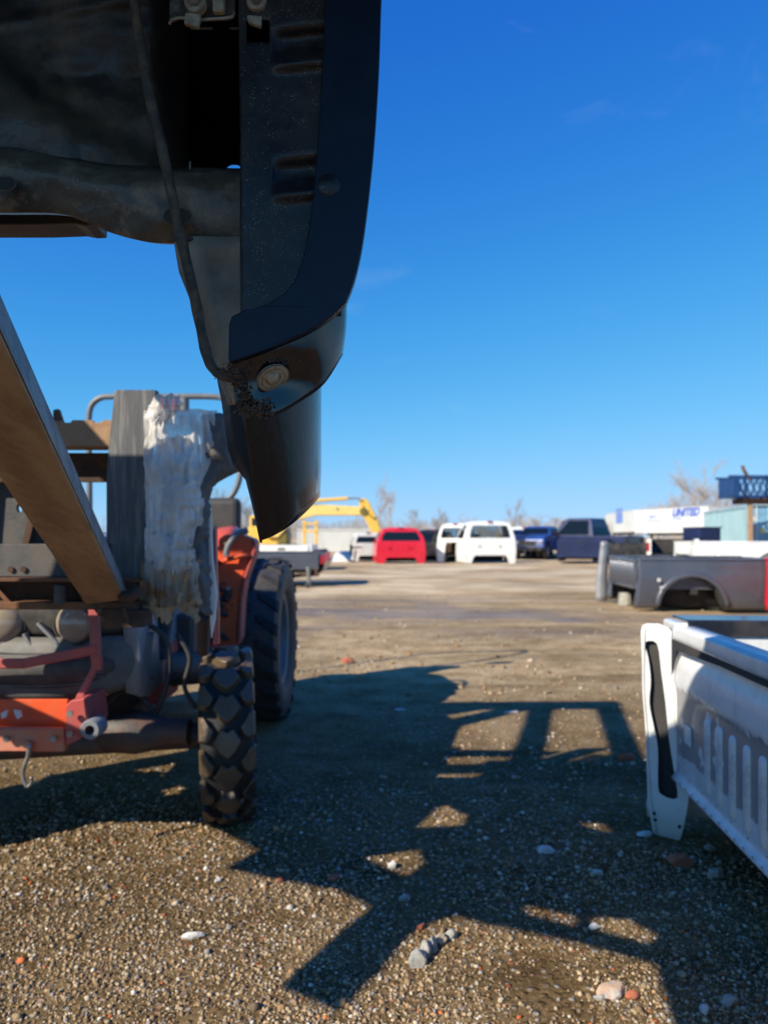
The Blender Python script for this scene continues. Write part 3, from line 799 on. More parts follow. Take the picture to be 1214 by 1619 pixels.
    # the body behind: side skins, sloping floor, headboard, wheelhouses
    def SK(py, Y):      # right-hand outer skin, leaning away so the flange hides it
        return Vector((-0.012 - (Y - 0.88) * 0.26, Y, CH - (py - HY) / F * 0.87 + (Y - 0.88) * 0.5))
    rows = []
    for py in (-620, -400, -160, 60, 240, 340, 420, 470):
        inx = 0 if py < 100 else -((py - 100) / 370.0) ** 2 * 0.055
        rows.append([SK(py, Y) + Vector((inx - (0.006 if k == 0 else 0), 0, 0)) for k, Y in enumerate((0.884, 0.95, 1.05, 1.15, 1.25))])
    b = MB(); b.grid(rows); b.build('side_skin', M['gloss_black'], t, smooth=180, solid=0.003)
    XL = BED_LEFT
    fl = MB()
    for k in range(12):
        XL = -1.75
        x0 = XL + (-0.80 - XL) * k / 12; x1 = XL + (-0.80 - XL) * (k + 1) / 12
        fl.add([(x0, 1.06, 1.72), (x1, 1.06, 1.72), (x1 - 0.12, BED_BACK, 1.72 + 0.5 * (BED_BACK - 1.06)), (x0 - 0.12, BED_BACK, 1.72 + 0.5 * (BED_BACK - 1.06))], [(0, 1, 2, 3)])
    fl.build('bed_floor', M['under_paint'], t, solid=0.02)
    # the other side of the bed, left of the frame: hanging lower corner, opening behind it, front lower end
    prof = [(-.12, 1.157), (.053, 1.078), (.26, 1.337), (.45, 1.20), (.77, 1.016), (.86, 1.13), (.95, 1.28), (.94, 1.60), (.86, 2.0), (-.08, 1.85), (-.10, 1.50), (.05, 1.45), (.024, 1.334), (-.063, 1.244)]
    hole = [(.58, 1.26), (.40, 1.57), (.30, 1.39), (.364, 1.337)]
    b = MB(); b.plate(prof, [hole, [(.624, 1.508), (.724, 1.624), (.61, 1.828), (.442, 1.70)]], 0.02, fn=lambda s, z, w: (-1.52 - .26 * s - w, .65 + .97 * s, z)); b.build('side_skin', M['gloss_black'], t)
    # unseen plate above and left of the camera, shaped to cast the ground shadow
    b = MB(); b.plate([(-1.62, .62), (-1.515, .563), (-1.292, .473), (-1.106, .366), (-1.171, .06), (-.55, .06), (-.55, .90), (-.66, 1.14), (-1.7, 1.14)],
                      [[(-1.41, .68), (-1.39, .60), (-1.25, .53), (-1.25, .60)], [(-1.22, .60), (-1.22, .52), (-1.10, .45), (-1.05, .50), (-1.10, .58)]], 0.02,
                      fn=lambda x, y, w: (x, y, 1.5 + w)); b.build('shadow_plate', M['black_paint'], t)
    # unseen plates added level above the frame to shade the bed's end
    b = MB(); b.box(-1.45, 0.16, 0.05, 1.0, 1.90, 1.94); b.build('tailgate', M['black_paint'], t, bevel=0.01)  # invented gate plate, added to keep sun off the flange and pillar
    b = MB(); b.box(-1.2, -0.06, 1.003, 1.14, 1.90, 1.93); b.build('shade_panel', M['black_paint'], t)  # second added plate, keeps sun out of the hollow beside the pillar
    return t
BED_LEFT = -1.60
BED_BACK = 1.585
lifted_bed()
# ---------------------------------------------------------------- tyres
def on_tyre(cx, cy, cz, r, u, v, lift):
    """u angle around the axle, v across, axle along x"""
    return Vector((cx + v, cy - (r + lift) * math.cos(u), cz + (r + lift) * math.sin(u)))

def make_tyre(parent, c, r, w, style, rim_side=1):
    cx, cy, cz = c
    m = Matrix.Translation(c) @ Matrix.Rotation(R(90), 4, 'Y')
    hw = w / 2
    sh = 0.062 if style == 'block' else 0.05
    prof = [(r * 0.55, -hw * 0.72), (r * 0.62, -hw * 0.95), (r * 0.78, -hw), (r - sh * 1.3, -hw * 0.98), (r - sh * 0.6, -hw * 0.86), (r - sh * 0.5, -hw * 0.4), (r - sh * 0.45, 0)]
    prof = prof + [(a, -h) for a, h in prof[-2::-1]]
    b = MB(); b.lathe(prof, 72, m)
    ty = b.build('tyre', M['rubber_groove'] if style == 'block' else M['rubber'], parent, smooth=50)
    b = MB()
    base = r - (0.030 if style == 'block' else sh * 0.55)
    def block(poly, l1, l0=0.0, taper=0.86):
        n = len(poly)
        mu = sum(p[0] for p in poly) / n; mv = sum(p[1] for p in poly) / n
        def crown(v): return -0.010 * (abs(v) / hw) ** 2.5
        lo = [on_tyre(cx, cy, cz, base, (mu + (p[0] - mu) * 1.06) / r, mv + (p[1] - mv) * 1.06, l0 - 0.006) for p in poly]
        hi = [on_tyre(cx, cy, cz, base, (mu + (p[0] - mu) * taper) / r, mv + (p[1] - mv) * taper, l1 + crown(mv + (p[1] - mv) * taper)) for p in poly]
        k = len(poly)
        b.add(lo + hi, [tuple(range(k, 2 * k))] + [(i, (i + 1) % k, (i + 1) % k + k, i + k) for i in range(k)])
    if style == 'block':
        L = 2 * math.pi * r; N = 17; p = L / N
        for k in range(N):
            o = k * p
            # centre blocks: notched arrow plates pointing down
            block([(o + 0.10 * p, -0.15 * w), (o - 0.10 * p, 0.0), (o + 0.10 * p, 0.15 * w), (o + 0.42 * p, 0.27 * w), (o + 0.62 * p, 0.20 * w),
                   (o + 0.84 * p, 0.12 * w), (o + 0.72 * p, 0.0), (o + 0.84 * p, -0.12 * w), (o + 0.62 * p, -0.20 * w), (o + 0.42 * p, -0.27 * w)], 0.030)
            for s in (-1, 1):
                oo = o + (0.50 if s > 0 else 0.42) * p
                block([(oo + 0.06 * p, s * 0.49 * w), (oo - 0.02 * p, s * 0.36 * w), (oo + 0.12 * p, s * 0.27 * w), (oo + 0.34 * p, s * 0.22 * w),
                       (oo + 0.52 * p, s * 0.31 * w), (oo + 0.80 * p, s * 0.40 * w), (oo + 0.80 * p, s * 0.49 * w)], 0.028)
        mat_ = M['rubber_wet']
    else:
        L = 2 * math.pi * r; N = 22; p = L / N
        for k in range(N):
            o = k * p
            for s in (-1, 1):
                oo = o + (0.5 * p if s > 0 else 0)
                block([(oo + 0.05 * p, s * 0.49 * w), (oo + 0.62 * p, s * 0.06 * w), (oo + 0.95 * p, s * 0.02 * w), (oo + 0.98 * p, s * 0.12 * w),
                       (oo + 0.55 * p, s * 0.49 * w)], 0.016)
        mat_ = M['rubber_groove']
    b.build('tread_blocks', mat_, ty, bevel=0.003 if style == 'block' else 0.004)
    b = MB(); b.lathe([(1e-3, hw * 0.3), (r * 0.2, hw * 0.3), (r * 0.24, hw * 0.15), (r * 0.45, hw * 0.1), (r * 0.5, hw * 0.7), (r * 0.57, hw * 0.76),
                       (r * 0.57, -hw * 0.76), (r * 0.5, -hw * 0.7), (r * 0.45, hw * 0.05), (1e-3, hw * 0.05)], 36, m)
    b.build('wheel_rim', M['pipe_grey'], parent, smooth=40)
    return ty

def tractor():
    TX = -1.17
    late = []
    t = thing('tractor', 'orange compact tractor with grey hood and chunky black tyres, facing the camera at the left', 'tractor', (TX, 3.6, 0))
    fy, ry = 2.87, 4.42
    for (x, y, r, w, st) in ((-0.612, fy, 0.342, 0.200, 'block'), (-1.80, fy - 0.27, 0.342, 0.205, 'block'),
                             (-0.715, ry, 0.50, 0.27, 'lug'), (-1.62, ry, 0.50, 0.27, 'lug')):
        wh = bpy.data.objects.new('wheel', None); C.objects.link(wh); wh.parent = t
        wh.location = (x - TX, y - 3.6, r - 0.012); wh.empty_display_size = 0.05
        make_tyre(wh, (x, y, r - 0.012), r, w, st)
        if st == 'block': wh.rotation_euler = (0, R(-1.5), R(11.5))
    # hood shell: rounded section lofted backwards
    rows = []
    cxh = -1.25
    for (y, hw, zt, zb) in ((2.68, 0.30, 0.93, 0.53), (2.70, 0.345, 0.97, 0.51), (2.76, 0.36, 1.02, 0.50), (3.0, 0.345, 1.10, 0.52), (3.4, 0.33, 1.12, 0.56), (3.75, 0.32, 1.13, 0.6)):
        sec = []
        for k in range(25):
            a = math.pi * k / 24
            sx = math.copysign(abs(math.cos(a)) ** 0.45, math.cos(a)); sz = abs(math.sin(a)) ** 0.55
            sec.append((cxh + hw * sx, y, zb + (zt - zb) * (0.0 + sz)))
        rows.append(sec)
    b = MB(); b.grid(rows); b.build('hood', M['hood_grey'], t, smooth=50, solid=0.006)
    # nose: lower grille panel curved like a shallow bowl, upper dark fascia with head lamps
    def nose(x0, x1, z0, z1, y, curve, nx=24, nz=8, drop=0.05):
        rows = []
        for j in range(nz + 1):
            v = j / nz
            row = []
            for i in range(nx + 1):
                u = i / nx * 2 - 1
                x = (x0 + x1) / 2 + (x1 - x0) / 2 * u
                z = z0 + (z1 - z0) * v + drop * u * u * (1 - v)
                row.append((x, y + curve * (u ** 4 * 1.0 + 0.15 * u * u) - 0.03 * math.sin(math.pi * v), z))
            rows.append(row)
        return rows
    b = MB(); b.grid(nose(cxh - 0.37, cxh + 0.37, 0.51, 0.74, 2.62, 0.14)); b.build('lower_grille', M['grille'], t, smooth=180, solid=0.008)
    b = MB(); b.grid(nose(cxh - 0.27, cxh + 0.29, 0.55, 0.70, 2.606, 0.07, drop=0.03)); gr = b.build('grille_mesh', M['grille_dark'], t, smooth=180, solid=0.004)
    for k in range(9):
        z = 0.57 + 0.0145 * k
        b = MB(); b.tube([(cxh + u * 0.25, 2.592 + 0.012 * abs(u) ** 3 - 0.0 , z + 0.02 * u * u) for u in [i / 6 - 1 for i in range(13)]], 0.0022, 4)
        b.build('grille_bar', M['grille'], gr)
    b = MB(); b.grid(nose(cxh - 0.33, cxh + 0.33, 0.735, 0.93, 2.655, 0.07, drop=0.01)); b.build('upper_fascia', M['grille_dark'], t, smooth=180, solid=0.006)
    for s in (-1, 1):
        m = Matrix.Translation((cxh + 0.005 + s * 0.13, 2.62, 0.79)) @ Matrix.Rotation(R(90), 4, 'X') @ Matrix.Rotation(R(-12) * s, 4, 'Y') @ Matrix.Diagonal((1.0, 0.95, 0.6, 1))
        b = MB(); b.lathe([(1e-4, 0.05), (0.03, 0.046), (0.055, 0.034), (0.070, 0.012), (0.074, 0.0)], 32, m)
        hl = b.build('headlight', M['lamp_white'], t, smooth=60)
        b = MB(); b.lathe([(0.074, 0.016), (0.083, 0.014), (0.085, 0.0)], 32, m); b.build('bezel', M['rubber_groove'], hl, smooth=60)
    # screen behind the fascia: diagonal bright bars of the radiator guard
    for (a, c) in (((62, 985), (98, 1022)), ((40, 1002), (58, 1030))):
        b = MB(); b.bar(P(*a, 2.62), P(*c, 2.62), 0.012, 0.03, (0, -1, 0)); b.build('fascia_trim', M['hood_grey'], t, bevel=0.002)
    # red brush guard
    b = MB(); b.bar(P(-160, 1049, 2.5), P(40, 1049, 2.5), 0.02, 0.034); b.bar(P(38, 1049, 2.5), P(155, 1026, 2.5), 0.02, 0.034)
    b.build('guard_bar', M['red_frame'], t, bevel=0.004)
    b = MB()
    b.bar(P(148, 940, 2.52), P(153, 1045, 2.5), 0.034, 0.02, (0, -1, 0)); b.bar(P(154, 1035, 2.5), P(154, 1060, 2.5), 0.034, 0.02, (0, -1, 0))
    b.bar(P(154, 1050, 2.5), P(118, 1120, 2.46), 0.022, 0.016, (0, -1, 0)); b.build('guard_upright', M['red_frame'], t, bevel=0.003)
    # orange front bumper with tow hook
    b = MB(); z0, z1 = P(0, 1186, 2.42).z, P(0, 1150, 2.42).z
    x0, x1 = P(-260, 0, 2.42).x, P(106, 0, 2.42).x
    b.box(x0, x1, 2.40, 2.43, z0, z1); b.box(x0, x1, 2.43, 2.60, z0 + 0.01, z0 + 0.02); b.build('bumper', M['orange_worn'], t, bevel=0.004)
    b = MB(); b.box(P(-260, 0, 2.5).x, P(104, 0, 2.5).x, 2.52, 2.535, P(0, 1152, 2.5).z, P(0, 1108, 2.5).z); b.build('bumper_back', M['orange'], t, bevel=0.003)
    b = MB(); px_plate(b, [(104, 1116), (112, 1108), (134, 1104), (140, 1150), (128, 1168), (108, 1178), (103, 1176)], [], 2.40, 0.18)
    b.build('bumper_end_plate', M['red_frame'], t, bevel=0.004)
    m = Matrix.Translation(P(146, 1152, 2.40)) @ Matrix.Rotation(R(90), 4, 'X')
    b = MB(); b.lathe([(0.016, 0.02), (0.029, 0.02), (0.033, 0.015), (0.033, -0.05), (0.016, -0.05)], 24, m); b.build('tow_ring', M['hood_grey'], t, smooth=40)
    hp = spline([(47, 1176), (45, 1195), (39, 1212), (37, 1228), (43, 1243), (50, 1238), (50, 1228)], 4)
    b = MB(); b.tube([P(x, y, 2.385) for x, y in hp], [0.0085 - 0.003 * k / len(hp) for k in range(len(hp))], 8); tw = b.build('tow_hook', M['steel'], t, smooth=180)
    b = MB(); b.disc(0.016, 0.012, 16, Matrix.Translation(P(46, 1178, 2.395)) @ Matrix.Rotation(R(90), 4, 'X')); b.build('hook_pin', M['orange_worn'], tw, smooth=40)
    # small white debris hanging on the bumper top
    for pp in ([(2, 1128), (12, 1122), (10, 1134), (3, 1136)], [(22, 1122), (32, 1124), (34, 1134), (28, 1137), (24, 1130)]):
        b = MB(); px_plate(b, pp, [], 2.47, 0.01); b.build('bolt_head', M['galv'], t)
    # front axle, hub, steering, engine block side
    b = MB(); b.tube([(-1.72, fy - 0.25, 0.33), (-0.68, fy - 0.02, 0.33)], 0.05, 14); b.build('front_axle', M['engine'], t, smooth=40)
    hub = Matrix.Translation((-0.98, fy - 0.1, 0.36)) @ Matrix.Rotation(R(90), 4, 'Y')
    b = MB(); b.lathe([(1e-3, -0.1), (0.055, -0.1), (0.075, -0.07), (0.082, 0.04), (0.07, 0.10), (0.05, 0.16), (0.05, 0.24), (1e-3, 0.24)], 26, hub); b.build('axle_hub', M['engine'], t, smooth=40)
    b = MB(); b.tube([(-1.5, fy - 0.16, 0.31), (-0.82, fy - 0.13, 0.33)], 0.014, 8); b.build('tie_rod', M['engine'], t, smooth=60)
    b = MB(); b.box(-1.46, -1.0, 2.9, 3.9, 0.36, 0.98); b.build('engine_block', M['engine'], t, bevel=0.02)
    for (x0, x1, y0, y1, z0, z1, mt) in ((-0.98, -0.90, 2.95, 3.2, 0.42, 0.66, 'red_frame'), (-0.94, -0.84, 3.2, 3.5, 0.5, 0.76, 'engine'), (-1.0, -0.86, 3.55, 4.3, 0.45, 0.72, 'red_frame'),
                                         (-0.98, -0.62, 3.95, 4.02, 0.50, 0.60, 'engine'), (-0.99, -0.78, 4.2, 4.5, 0.3, 0.62, 'engine')):
        b = MB(); b.box(x0, x1, y0, y1, z0, z1); b.build('gearbox_housing' if mt == 'engine' else 'side_frame', M[mt], t, bevel=0.015)
    # exhaust-like corrugated hose beside the hood
    pts = spline([(258, 930), (256, 960), (250, 1000), (245, 1040)], 16)
    b = MB(); b.tube([P(x, y, 2.95) for x, y in pts], [0.05 + (0.004 if k % 2 else -0.003) for k in range(len(pts))], 18); b.build('corrugated_hose', M['grille_dark'], t, smooth=30)
    # foot-step and orange bits between hood and wheel
    b = MB(); px_plate(b, [(273, 962), (300, 960), (305, 985), (315, 1000), (300, 1012), (275, 1010)], [(ell(293, 985, 7, 9, 10))], 3.6, 0.03); b.build('orange_bracket', M['orange'], t, bevel=0.004)
    b = MB(); px_plate(b, [(272, 1012), (318, 1004), (318, 1040), (270, 1045)], [], 3.55, 0.2); b.build('step_plate', M['hood_grey'], t, bevel=0.004)
    b = MB(); b.tube([P(232, 1060, 3.0), P(318, 1055, 3.3)], 0.075, 16); b.build('fuel_tank', M['engine'], t, smooth=40)
    # hoses and cables between hood, frame and axle
    for pts, rr in (([(232, 985), (262, 1010), (268, 1060), (250, 1120), (228, 1150)], 0.011), ([(280, 1002), (300, 1040), (292, 1085), (310, 1120)], 0.009),
                    ([(168, 1120), (190, 1095), (222, 1100), (252, 1140)], 0.010), ([(0, 1105), (60, 1112), (120, 1100), (150, 1118)], 0.008),
                    ([(318, 990), (326, 1010), (322, 1035)], 0.012)):
        b = MB(); b.tube([P(x, y, 2.78) for x, y in spline(pts, 5)], rr, 8); b.build('hydraulic_hose', M['rubber'], t, smooth=180)
    for (px, py, Y) in ((345, 1000, 3.58), (362, 930, 3.58), (358, 860, 3.56), (112, 1128, 2.38), (112, 1160, 2.38), (86, 1168, 2.385), (12, 1168, 2.385)):
        b = MB(); b.disc(0.011, 0.008, 6, Matrix.Translation(P(px, py, Y)) @ Matrix.Rotation(R(90), 4, 'X')); b.build('bolt', M['steel'], t)
    # fenders (orange) over the rear wheels
    for s, px in ((1, 0),):
        for sx in (-0.99, -1.40):
            rows = []
            for k in range(15):
                a = R(20 + 135 * k / 14)
                y = ry - 0.62 * math.cos(a); z = 0.50 + 0.66 * math.sin(a)
                w = 0.15
                d = 0.13 if sx > -1.2 else -0.13
                rows.append([(sx, y, z - 0.25), (sx, y, z), (sx + d * 0.6, y, z + 0.01), (sx + d * 1.0, y, z - 0.02)])
            b = MB(); b.grid(rows); b.build('fender', M['orange'], t, smooth=40, solid=0.008)
    # loader upright, bright orange, with curved outer edge
    zz = [(346, 852), (356, 845), (384, 845), (398, 850), (401, 862), (395, 885), (384, 915), (378, 950), (375, 1000), (374, 1022), (340, 1022), (342, 950), (344, 900)]
    b = MB(); px_plate(b, zz, [], 3.62, 0.09); up = b.build('loader_upright', M['orange_worn'] if False else M['orange'], t, bevel=0.008, seg=2)
    b = MB(); px_plate(b, [(398, 850), (404, 856), (404, 872), (397, 892), (388, 918), (383, 950), (380, 1010), (375, 1022), (375, 1000), (378, 950), (384, 915), (395, 885), (401, 862)], [], 3.60, 0.12); b.build('edge_trim', M['red_frame'], up, bevel=0.003)
    rnd = random.Random(5)
    b = MB()
    for k in range(26):
        px = rnd.gauss(354, 5); py = rnd.gauss(945, 12); r = rnd.uniform(0.008, 0.02)
        b.lathe([(1e-4, r), (r, 0), (1e-4, -r)], 6, Matrix.Translation(P(px, py, 3.61)))
    for k in range(8):
        px = rnd.gauss(352, 3); py = rnd.gauss(1006, 4); r = rnd.uniform(0.006, 0.014)
        b.lathe([(1e-4, r), (r, 0), (1e-4, -r)], 6, Matrix.Translation(P(px, py, 3.61)))
    tag(b.build('hydraulic_valve', M['engine'], t), kind='stuff')
    for (py, d) in ((884, 0.025),):
        b = MB(); b.tube([P(346, py + 6, 3.6), P(362, py, 3.58), P(380, py - 5, 3.58), P(394, py - 6, 3.6)], 0.012, 8); b.build('pressed_rib', M['orange'], up, smooth=180)
    # left upright too
    b = MB(); b.M = Matrix.Translation((-0.80, 0, 0)); px_plate(b, zz, [], 3.62, 0.09); b.build('loader_upright', M['orange'], t, bevel=0.008)
    # grey hand rail
    gp = spline([(381, 733), (378, 760), (368, 782), (352, 796), (342, 812), (338, 830), (338, 850)], 5)
    # roll bar: arch with folded legs
    RY = 4.9
    ar = [(143, 860), (141, 700), (141, 660), (146, 640), (160, 629), (182, 627), (260, 627), (330, 627), (352, 630), (368, 642), (377, 662), (380, 690), (381, 733)] 
    sp = spline(ar, 5)
    b = MB(); b.tube([P(x, y, RY) for x, y in sp] + [P(x, y, RY) for x, y in gp][1:], 0.020, 12); b.build('roll_bar', M['pipe_grey'], t, smooth=180)
    b = MB(); b.bar(P(143, 860, RY), P(143, 960, RY), 0.06, 0.06, (0, 1, 0)); b.build('roll_bar_foot', M['pipe_grey'], t, bevel=0.005)
    b = MB(); b.bar(P(338, 850, RY), P(338, 940, RY), 0.06, 0.06, (0, 1, 0)); b.build('roll_bar_foot', M['pipe_grey'], t, bevel=0.005)
    # grab handle by the orange upright
    hp = spline([(392, 838), (380, 842), (370, 850), (362, 862), (358, 874), (359, 880)], 5)
    b = MB(); b.tube([P(x, y, 3.56) for x, y in hp], 0.0155, 10); b.build('grab_handle', M['pipe_grey'], t, smooth=180)
    # seat, steering column, beacon
    b = MB(); b.box(-1.4, -0.94, 4.35, 4.8, 0.78, 0.90); b.box(-1.4, -0.94, 4.72, 4.84, 0.9, 1.36); b.build('seat', M['rubber'], t, bevel=0.04, seg=3)
    b = MB(); b.tube([(-1.17, 3.75, 1.1), (-1.17, 4.0, 1.25)], 0.03, 10)
    ring = [(-1.17 + 0.19 * math.cos(a), 4.02 + 0.10 * math.sin(a), 1.27 + 0.16 * math.sin(a)) for a in [2 * math.pi * k / 24 for k in range(25)]]
    b.tube(ring, 0.014, 8, False); b.build('steering_wheel', M['rubber'], t, smooth=60)
    for (px, c) in ((261, 'orange_worn'), (279, 'orange'), (292, 'pipe_grey')):
        b = MB(); b.tube([P(px, 650, 4.4), P(px, 630, 4.4)], 0.028, 12); b.build('lamp_post' if c == 'pipe_grey' else 'warning_lamp', M[c], t, smooth=50)
    # loader arms reaching forward to the carriage
    for x in (-0.99, -1.62):
        b = MB(); b.bar((x, 3.66, 1.02), (x, 3.0, 1.12), 0.07, 0.13); b.bar((x, 3.05, 1.12), (x + 0.02, 2.45, 0.98), 0.07, 0.11); b.build('loader_arm', M['orange_worn'], t, bevel=0.008)
        b = MB(); b.tube([(x, 3.5, 0.82), (x, 2.75, 0.96)], 0.03, 12); b.tube([(x, 2.75, 0.96), (x, 2.5, 1.0)], 0.016, 10); b.build('loader_cylinder', M['engine'], t, smooth=50)
    return t
tractor()

# ---------------------------------------------------------------- lifting frame on the loader, with its square boom
def lifting_frame():
    t = thing('lifting_frame', 'rusty lifting frame with a thick square tube sloping up to the left, before the tractor', 'lifting frame', (-0.9, 2.25, 0.85))
    Y = 2.22
    b = MB(); px_plate(b, [(181, 616), (248, 616), (240, 700), (232, 800), (228, 945), (168, 950), (168, 760), (172, 700)], [], Y, 0.03)
    b.build('upright_plate', M['mast_paint'], t, bevel=0.004)
    b = MB(); b.M = Matrix.Translation((-0.75, 0, 0)); px_plate(b, [(181, 616), (248, 616), (240, 700), (232, 800), (228, 945), (168, 950), (168, 760), (172, 700)], [], Y, 0.03)
    b.build('upright_plate', M['mast_paint'], t, bevel=0.004)
    # upper crossbeam: angle iron with two notches
    b = MB(); px_plate(b, [(-160, 665), (96, 665), (100, 664), (101, 668), (112, 668), (114, 664), (146, 664), (150, 668), (160, 668), (163, 664), (180, 664), (180, 706), (-160, 706)], [], 2.26, 0.012)
    b.box(P(-160, 0, 2.26).x, P(180, 0, 2.26).x, 2.272, 2.36, P(0, 706, 2.26).z, P(0, 706, 2.26).z + 0.01)
    b.build('upper_crossbeam', M['rust_tan'], t, bevel=0.002)
    b = MB(); px_plate(b, [(84, 648), (92, 646), (98, 664), (98, 680), (84, 680)], [], 2.3, 0.02); b.build('beam_lug', M['rust'], t, bevel=0.002)
    b = MB(); b.box(P(-160, 0, 2.35).x, P(176, 0, 2.35).x, 2.35, 2.37, P(0, 762, 2.35).z, P(0, 716, 2.35).z); b.build('rear_crossbeam', M['rust_dark'], t)
    # dark panels of the frame behind the boom
    b = MB(); px_plate(b, [(-160, 740), (40, 745), (62, 800), (110, 862), (-160, 862)], [ell(31, 803, 5, 8, 8)], 2.40, 0.02); b.build('back_plate', M['mast_dark'], t)
    b = MB(); b.bar(P(42, 862, 2.38), P(58, 800, 2.38), 0.02, 0.02, (0, 1, 0)); b.build('brace', M['rust_dark'], t)
    b = MB(); b.box(P(-160, 0, 2.2).x, P(172, 0, 2.2).x, 2.2, 2.26, P(0, 913, 2.2).z, P(0, 860, 2.2).z); b.build('middle_crossbeam', M['mast_dark'], t, bevel=0.004)
    for px in (18, 38):
        b = MB(); b.disc(0.009, 0.004, 14, Matrix.Translation(P(px, 900, 2.197)) @ Matrix.Rotation(R(90), 4, 'X')); b.build('bolt', M['rust_dark'], t)
    # lower channel: two rusty lips with a dark web, ribs and a round boss
    x0, x1 = P(-160, 0, 2.18).x, P(222, 0, 2.18).x
    for (ya, yb, mt, nm) in ((914, 920, 'rust', 'channel_lip'), (952, 964, 'rust', 'channel_lip')):
        b = MB(); b.box(x0, x1, 2.15, 2.24, P(0, yb, 2.15).z, P(0, ya, 2.15).z); b.build(nm, M[mt], t, bevel=0.002)
    b = MB(); b.box(x0, x1, 2.25, 2.26, P(0, 958, 2.2).z, P(0, 915, 2.2).z); b.build('channel_web', M['rust_dark'], t)
    b = MB(); b.bar(P(-2, 930, 2.17), P(20, 954, 2.17), 0.012, 0.03, (0, 1, 0)); b.bar(P(124, 918, 2.17), P(140, 952, 2.17), 0.012, 0.03, (0, 1, 0)); b.build('channel_rib', M['rust'], t)
    b = MB(); b.tube([P(97, 925, 2.16), P(96, 954, 2.16)], 0.019, 14); b.build('boss', M['mast_dark'], t, smooth=50)
    b = MB(); px_plate(b, [(160, 962), (228, 965), (228, 992), (158, 994)], [], 2.14, 0.08); b.build('foot_box', M['rust_dark'], t, bevel=0.003)
    b = MB(); b.bar(P(150, 962, 2.12), P(166, 982, 2.12), 0.006, 0.006); b.bar(P(196, 962, 2.12), P(203, 982, 2.12), 0.008, 0.006); b.build('hook_rod', M['rust'], t)
    b = MB(); b.tube([P(190, 942, 2.02), P(208, 944, 2.02), P(222, 935, 2.02)], 0.016, 10); b.build('weld_bead', M['rust_dark'], t, smooth=180)
    # the square boom
    A = P(172, 946, 2.16); B = P(2, 634, 1.08); d = (B - A).normalized()
    c_ = Vector((0, 0, CH)) - A; uz = (c_ - d * c_.dot(d)).normalized(); uz = Matrix.Rotation(R(-17), 3, d) @ uz
    sx = uz.cross(d).normalized()
    if sx.x < 0: sx = -sx
    for off in (0.0, -1.1):
        W2, H2 = 0.050, 0.042
        lo, hi = [], []
        for i, j in ((-1, 1), (1, 1), (1, -1), (-1, -1)):
            p = A + sx * W2 * i + uz * H2 * j + Vector((off, 0, 0))
            p0 = p - d * ((p.z - A.z - 0.003 * i) / d.z)
            lo.append(p0); hi.append(p + d * 1.62)
        bb = MB(); bb.add(lo + hi, [(0, 1, 2, 3), (4, 5, 6, 7), (0, 1, 5, 4), (1, 2, 6, 5), (2, 3, 7, 6), (3, 0, 4, 7)])
        ob = bb.build('square_boom', M['tube_steel'], t, bevel=0.006, seg=2)
        bb = MB(); e = sx * 0.0012
        bb.add([lo[1] + e - uz * 0.005, lo[2] + e + uz * 0.005, hi[2] + e + uz * 0.005, hi[1] + e - uz * 0.005], [(0, 1, 2, 3)])
        bb.build('boom_side', M['tube_side'], ob, solid=0.0008)
    # taller part of the frame, left of the picture
    b = MB(); b.box(-2.95, -1.38, 2.30, 2.42, 2.34, 2.46); b.build('top_beam', M['rust_tan'], t, bevel=0.004)
    for x in (-2.55, -1.92):
        b = MB(); b.box(x - 0.06, x + 0.06, 2.30, 2.42, 0.9, 2.338); b.build('tall_post', M['mast_paint'], t, bevel=0.004)
    for (x0, x1) in ((-1.43, -1.21), (-1.86, -1.72)):
        b = MB(); b.bar((x0, 2.30, 2.40), (x1, 1.50, 2.0), 0.09, 0.09); b.build('side_arm', M['rust_tan'], t, bevel=0.004)
    b = MB(); b.box(-2.15, -1.17, 1.42, 1.50, 1.95, 2.03); b.build('cross_bar', M['rust_tan'], t, bevel=0.004)
    return t
lifting_frame()

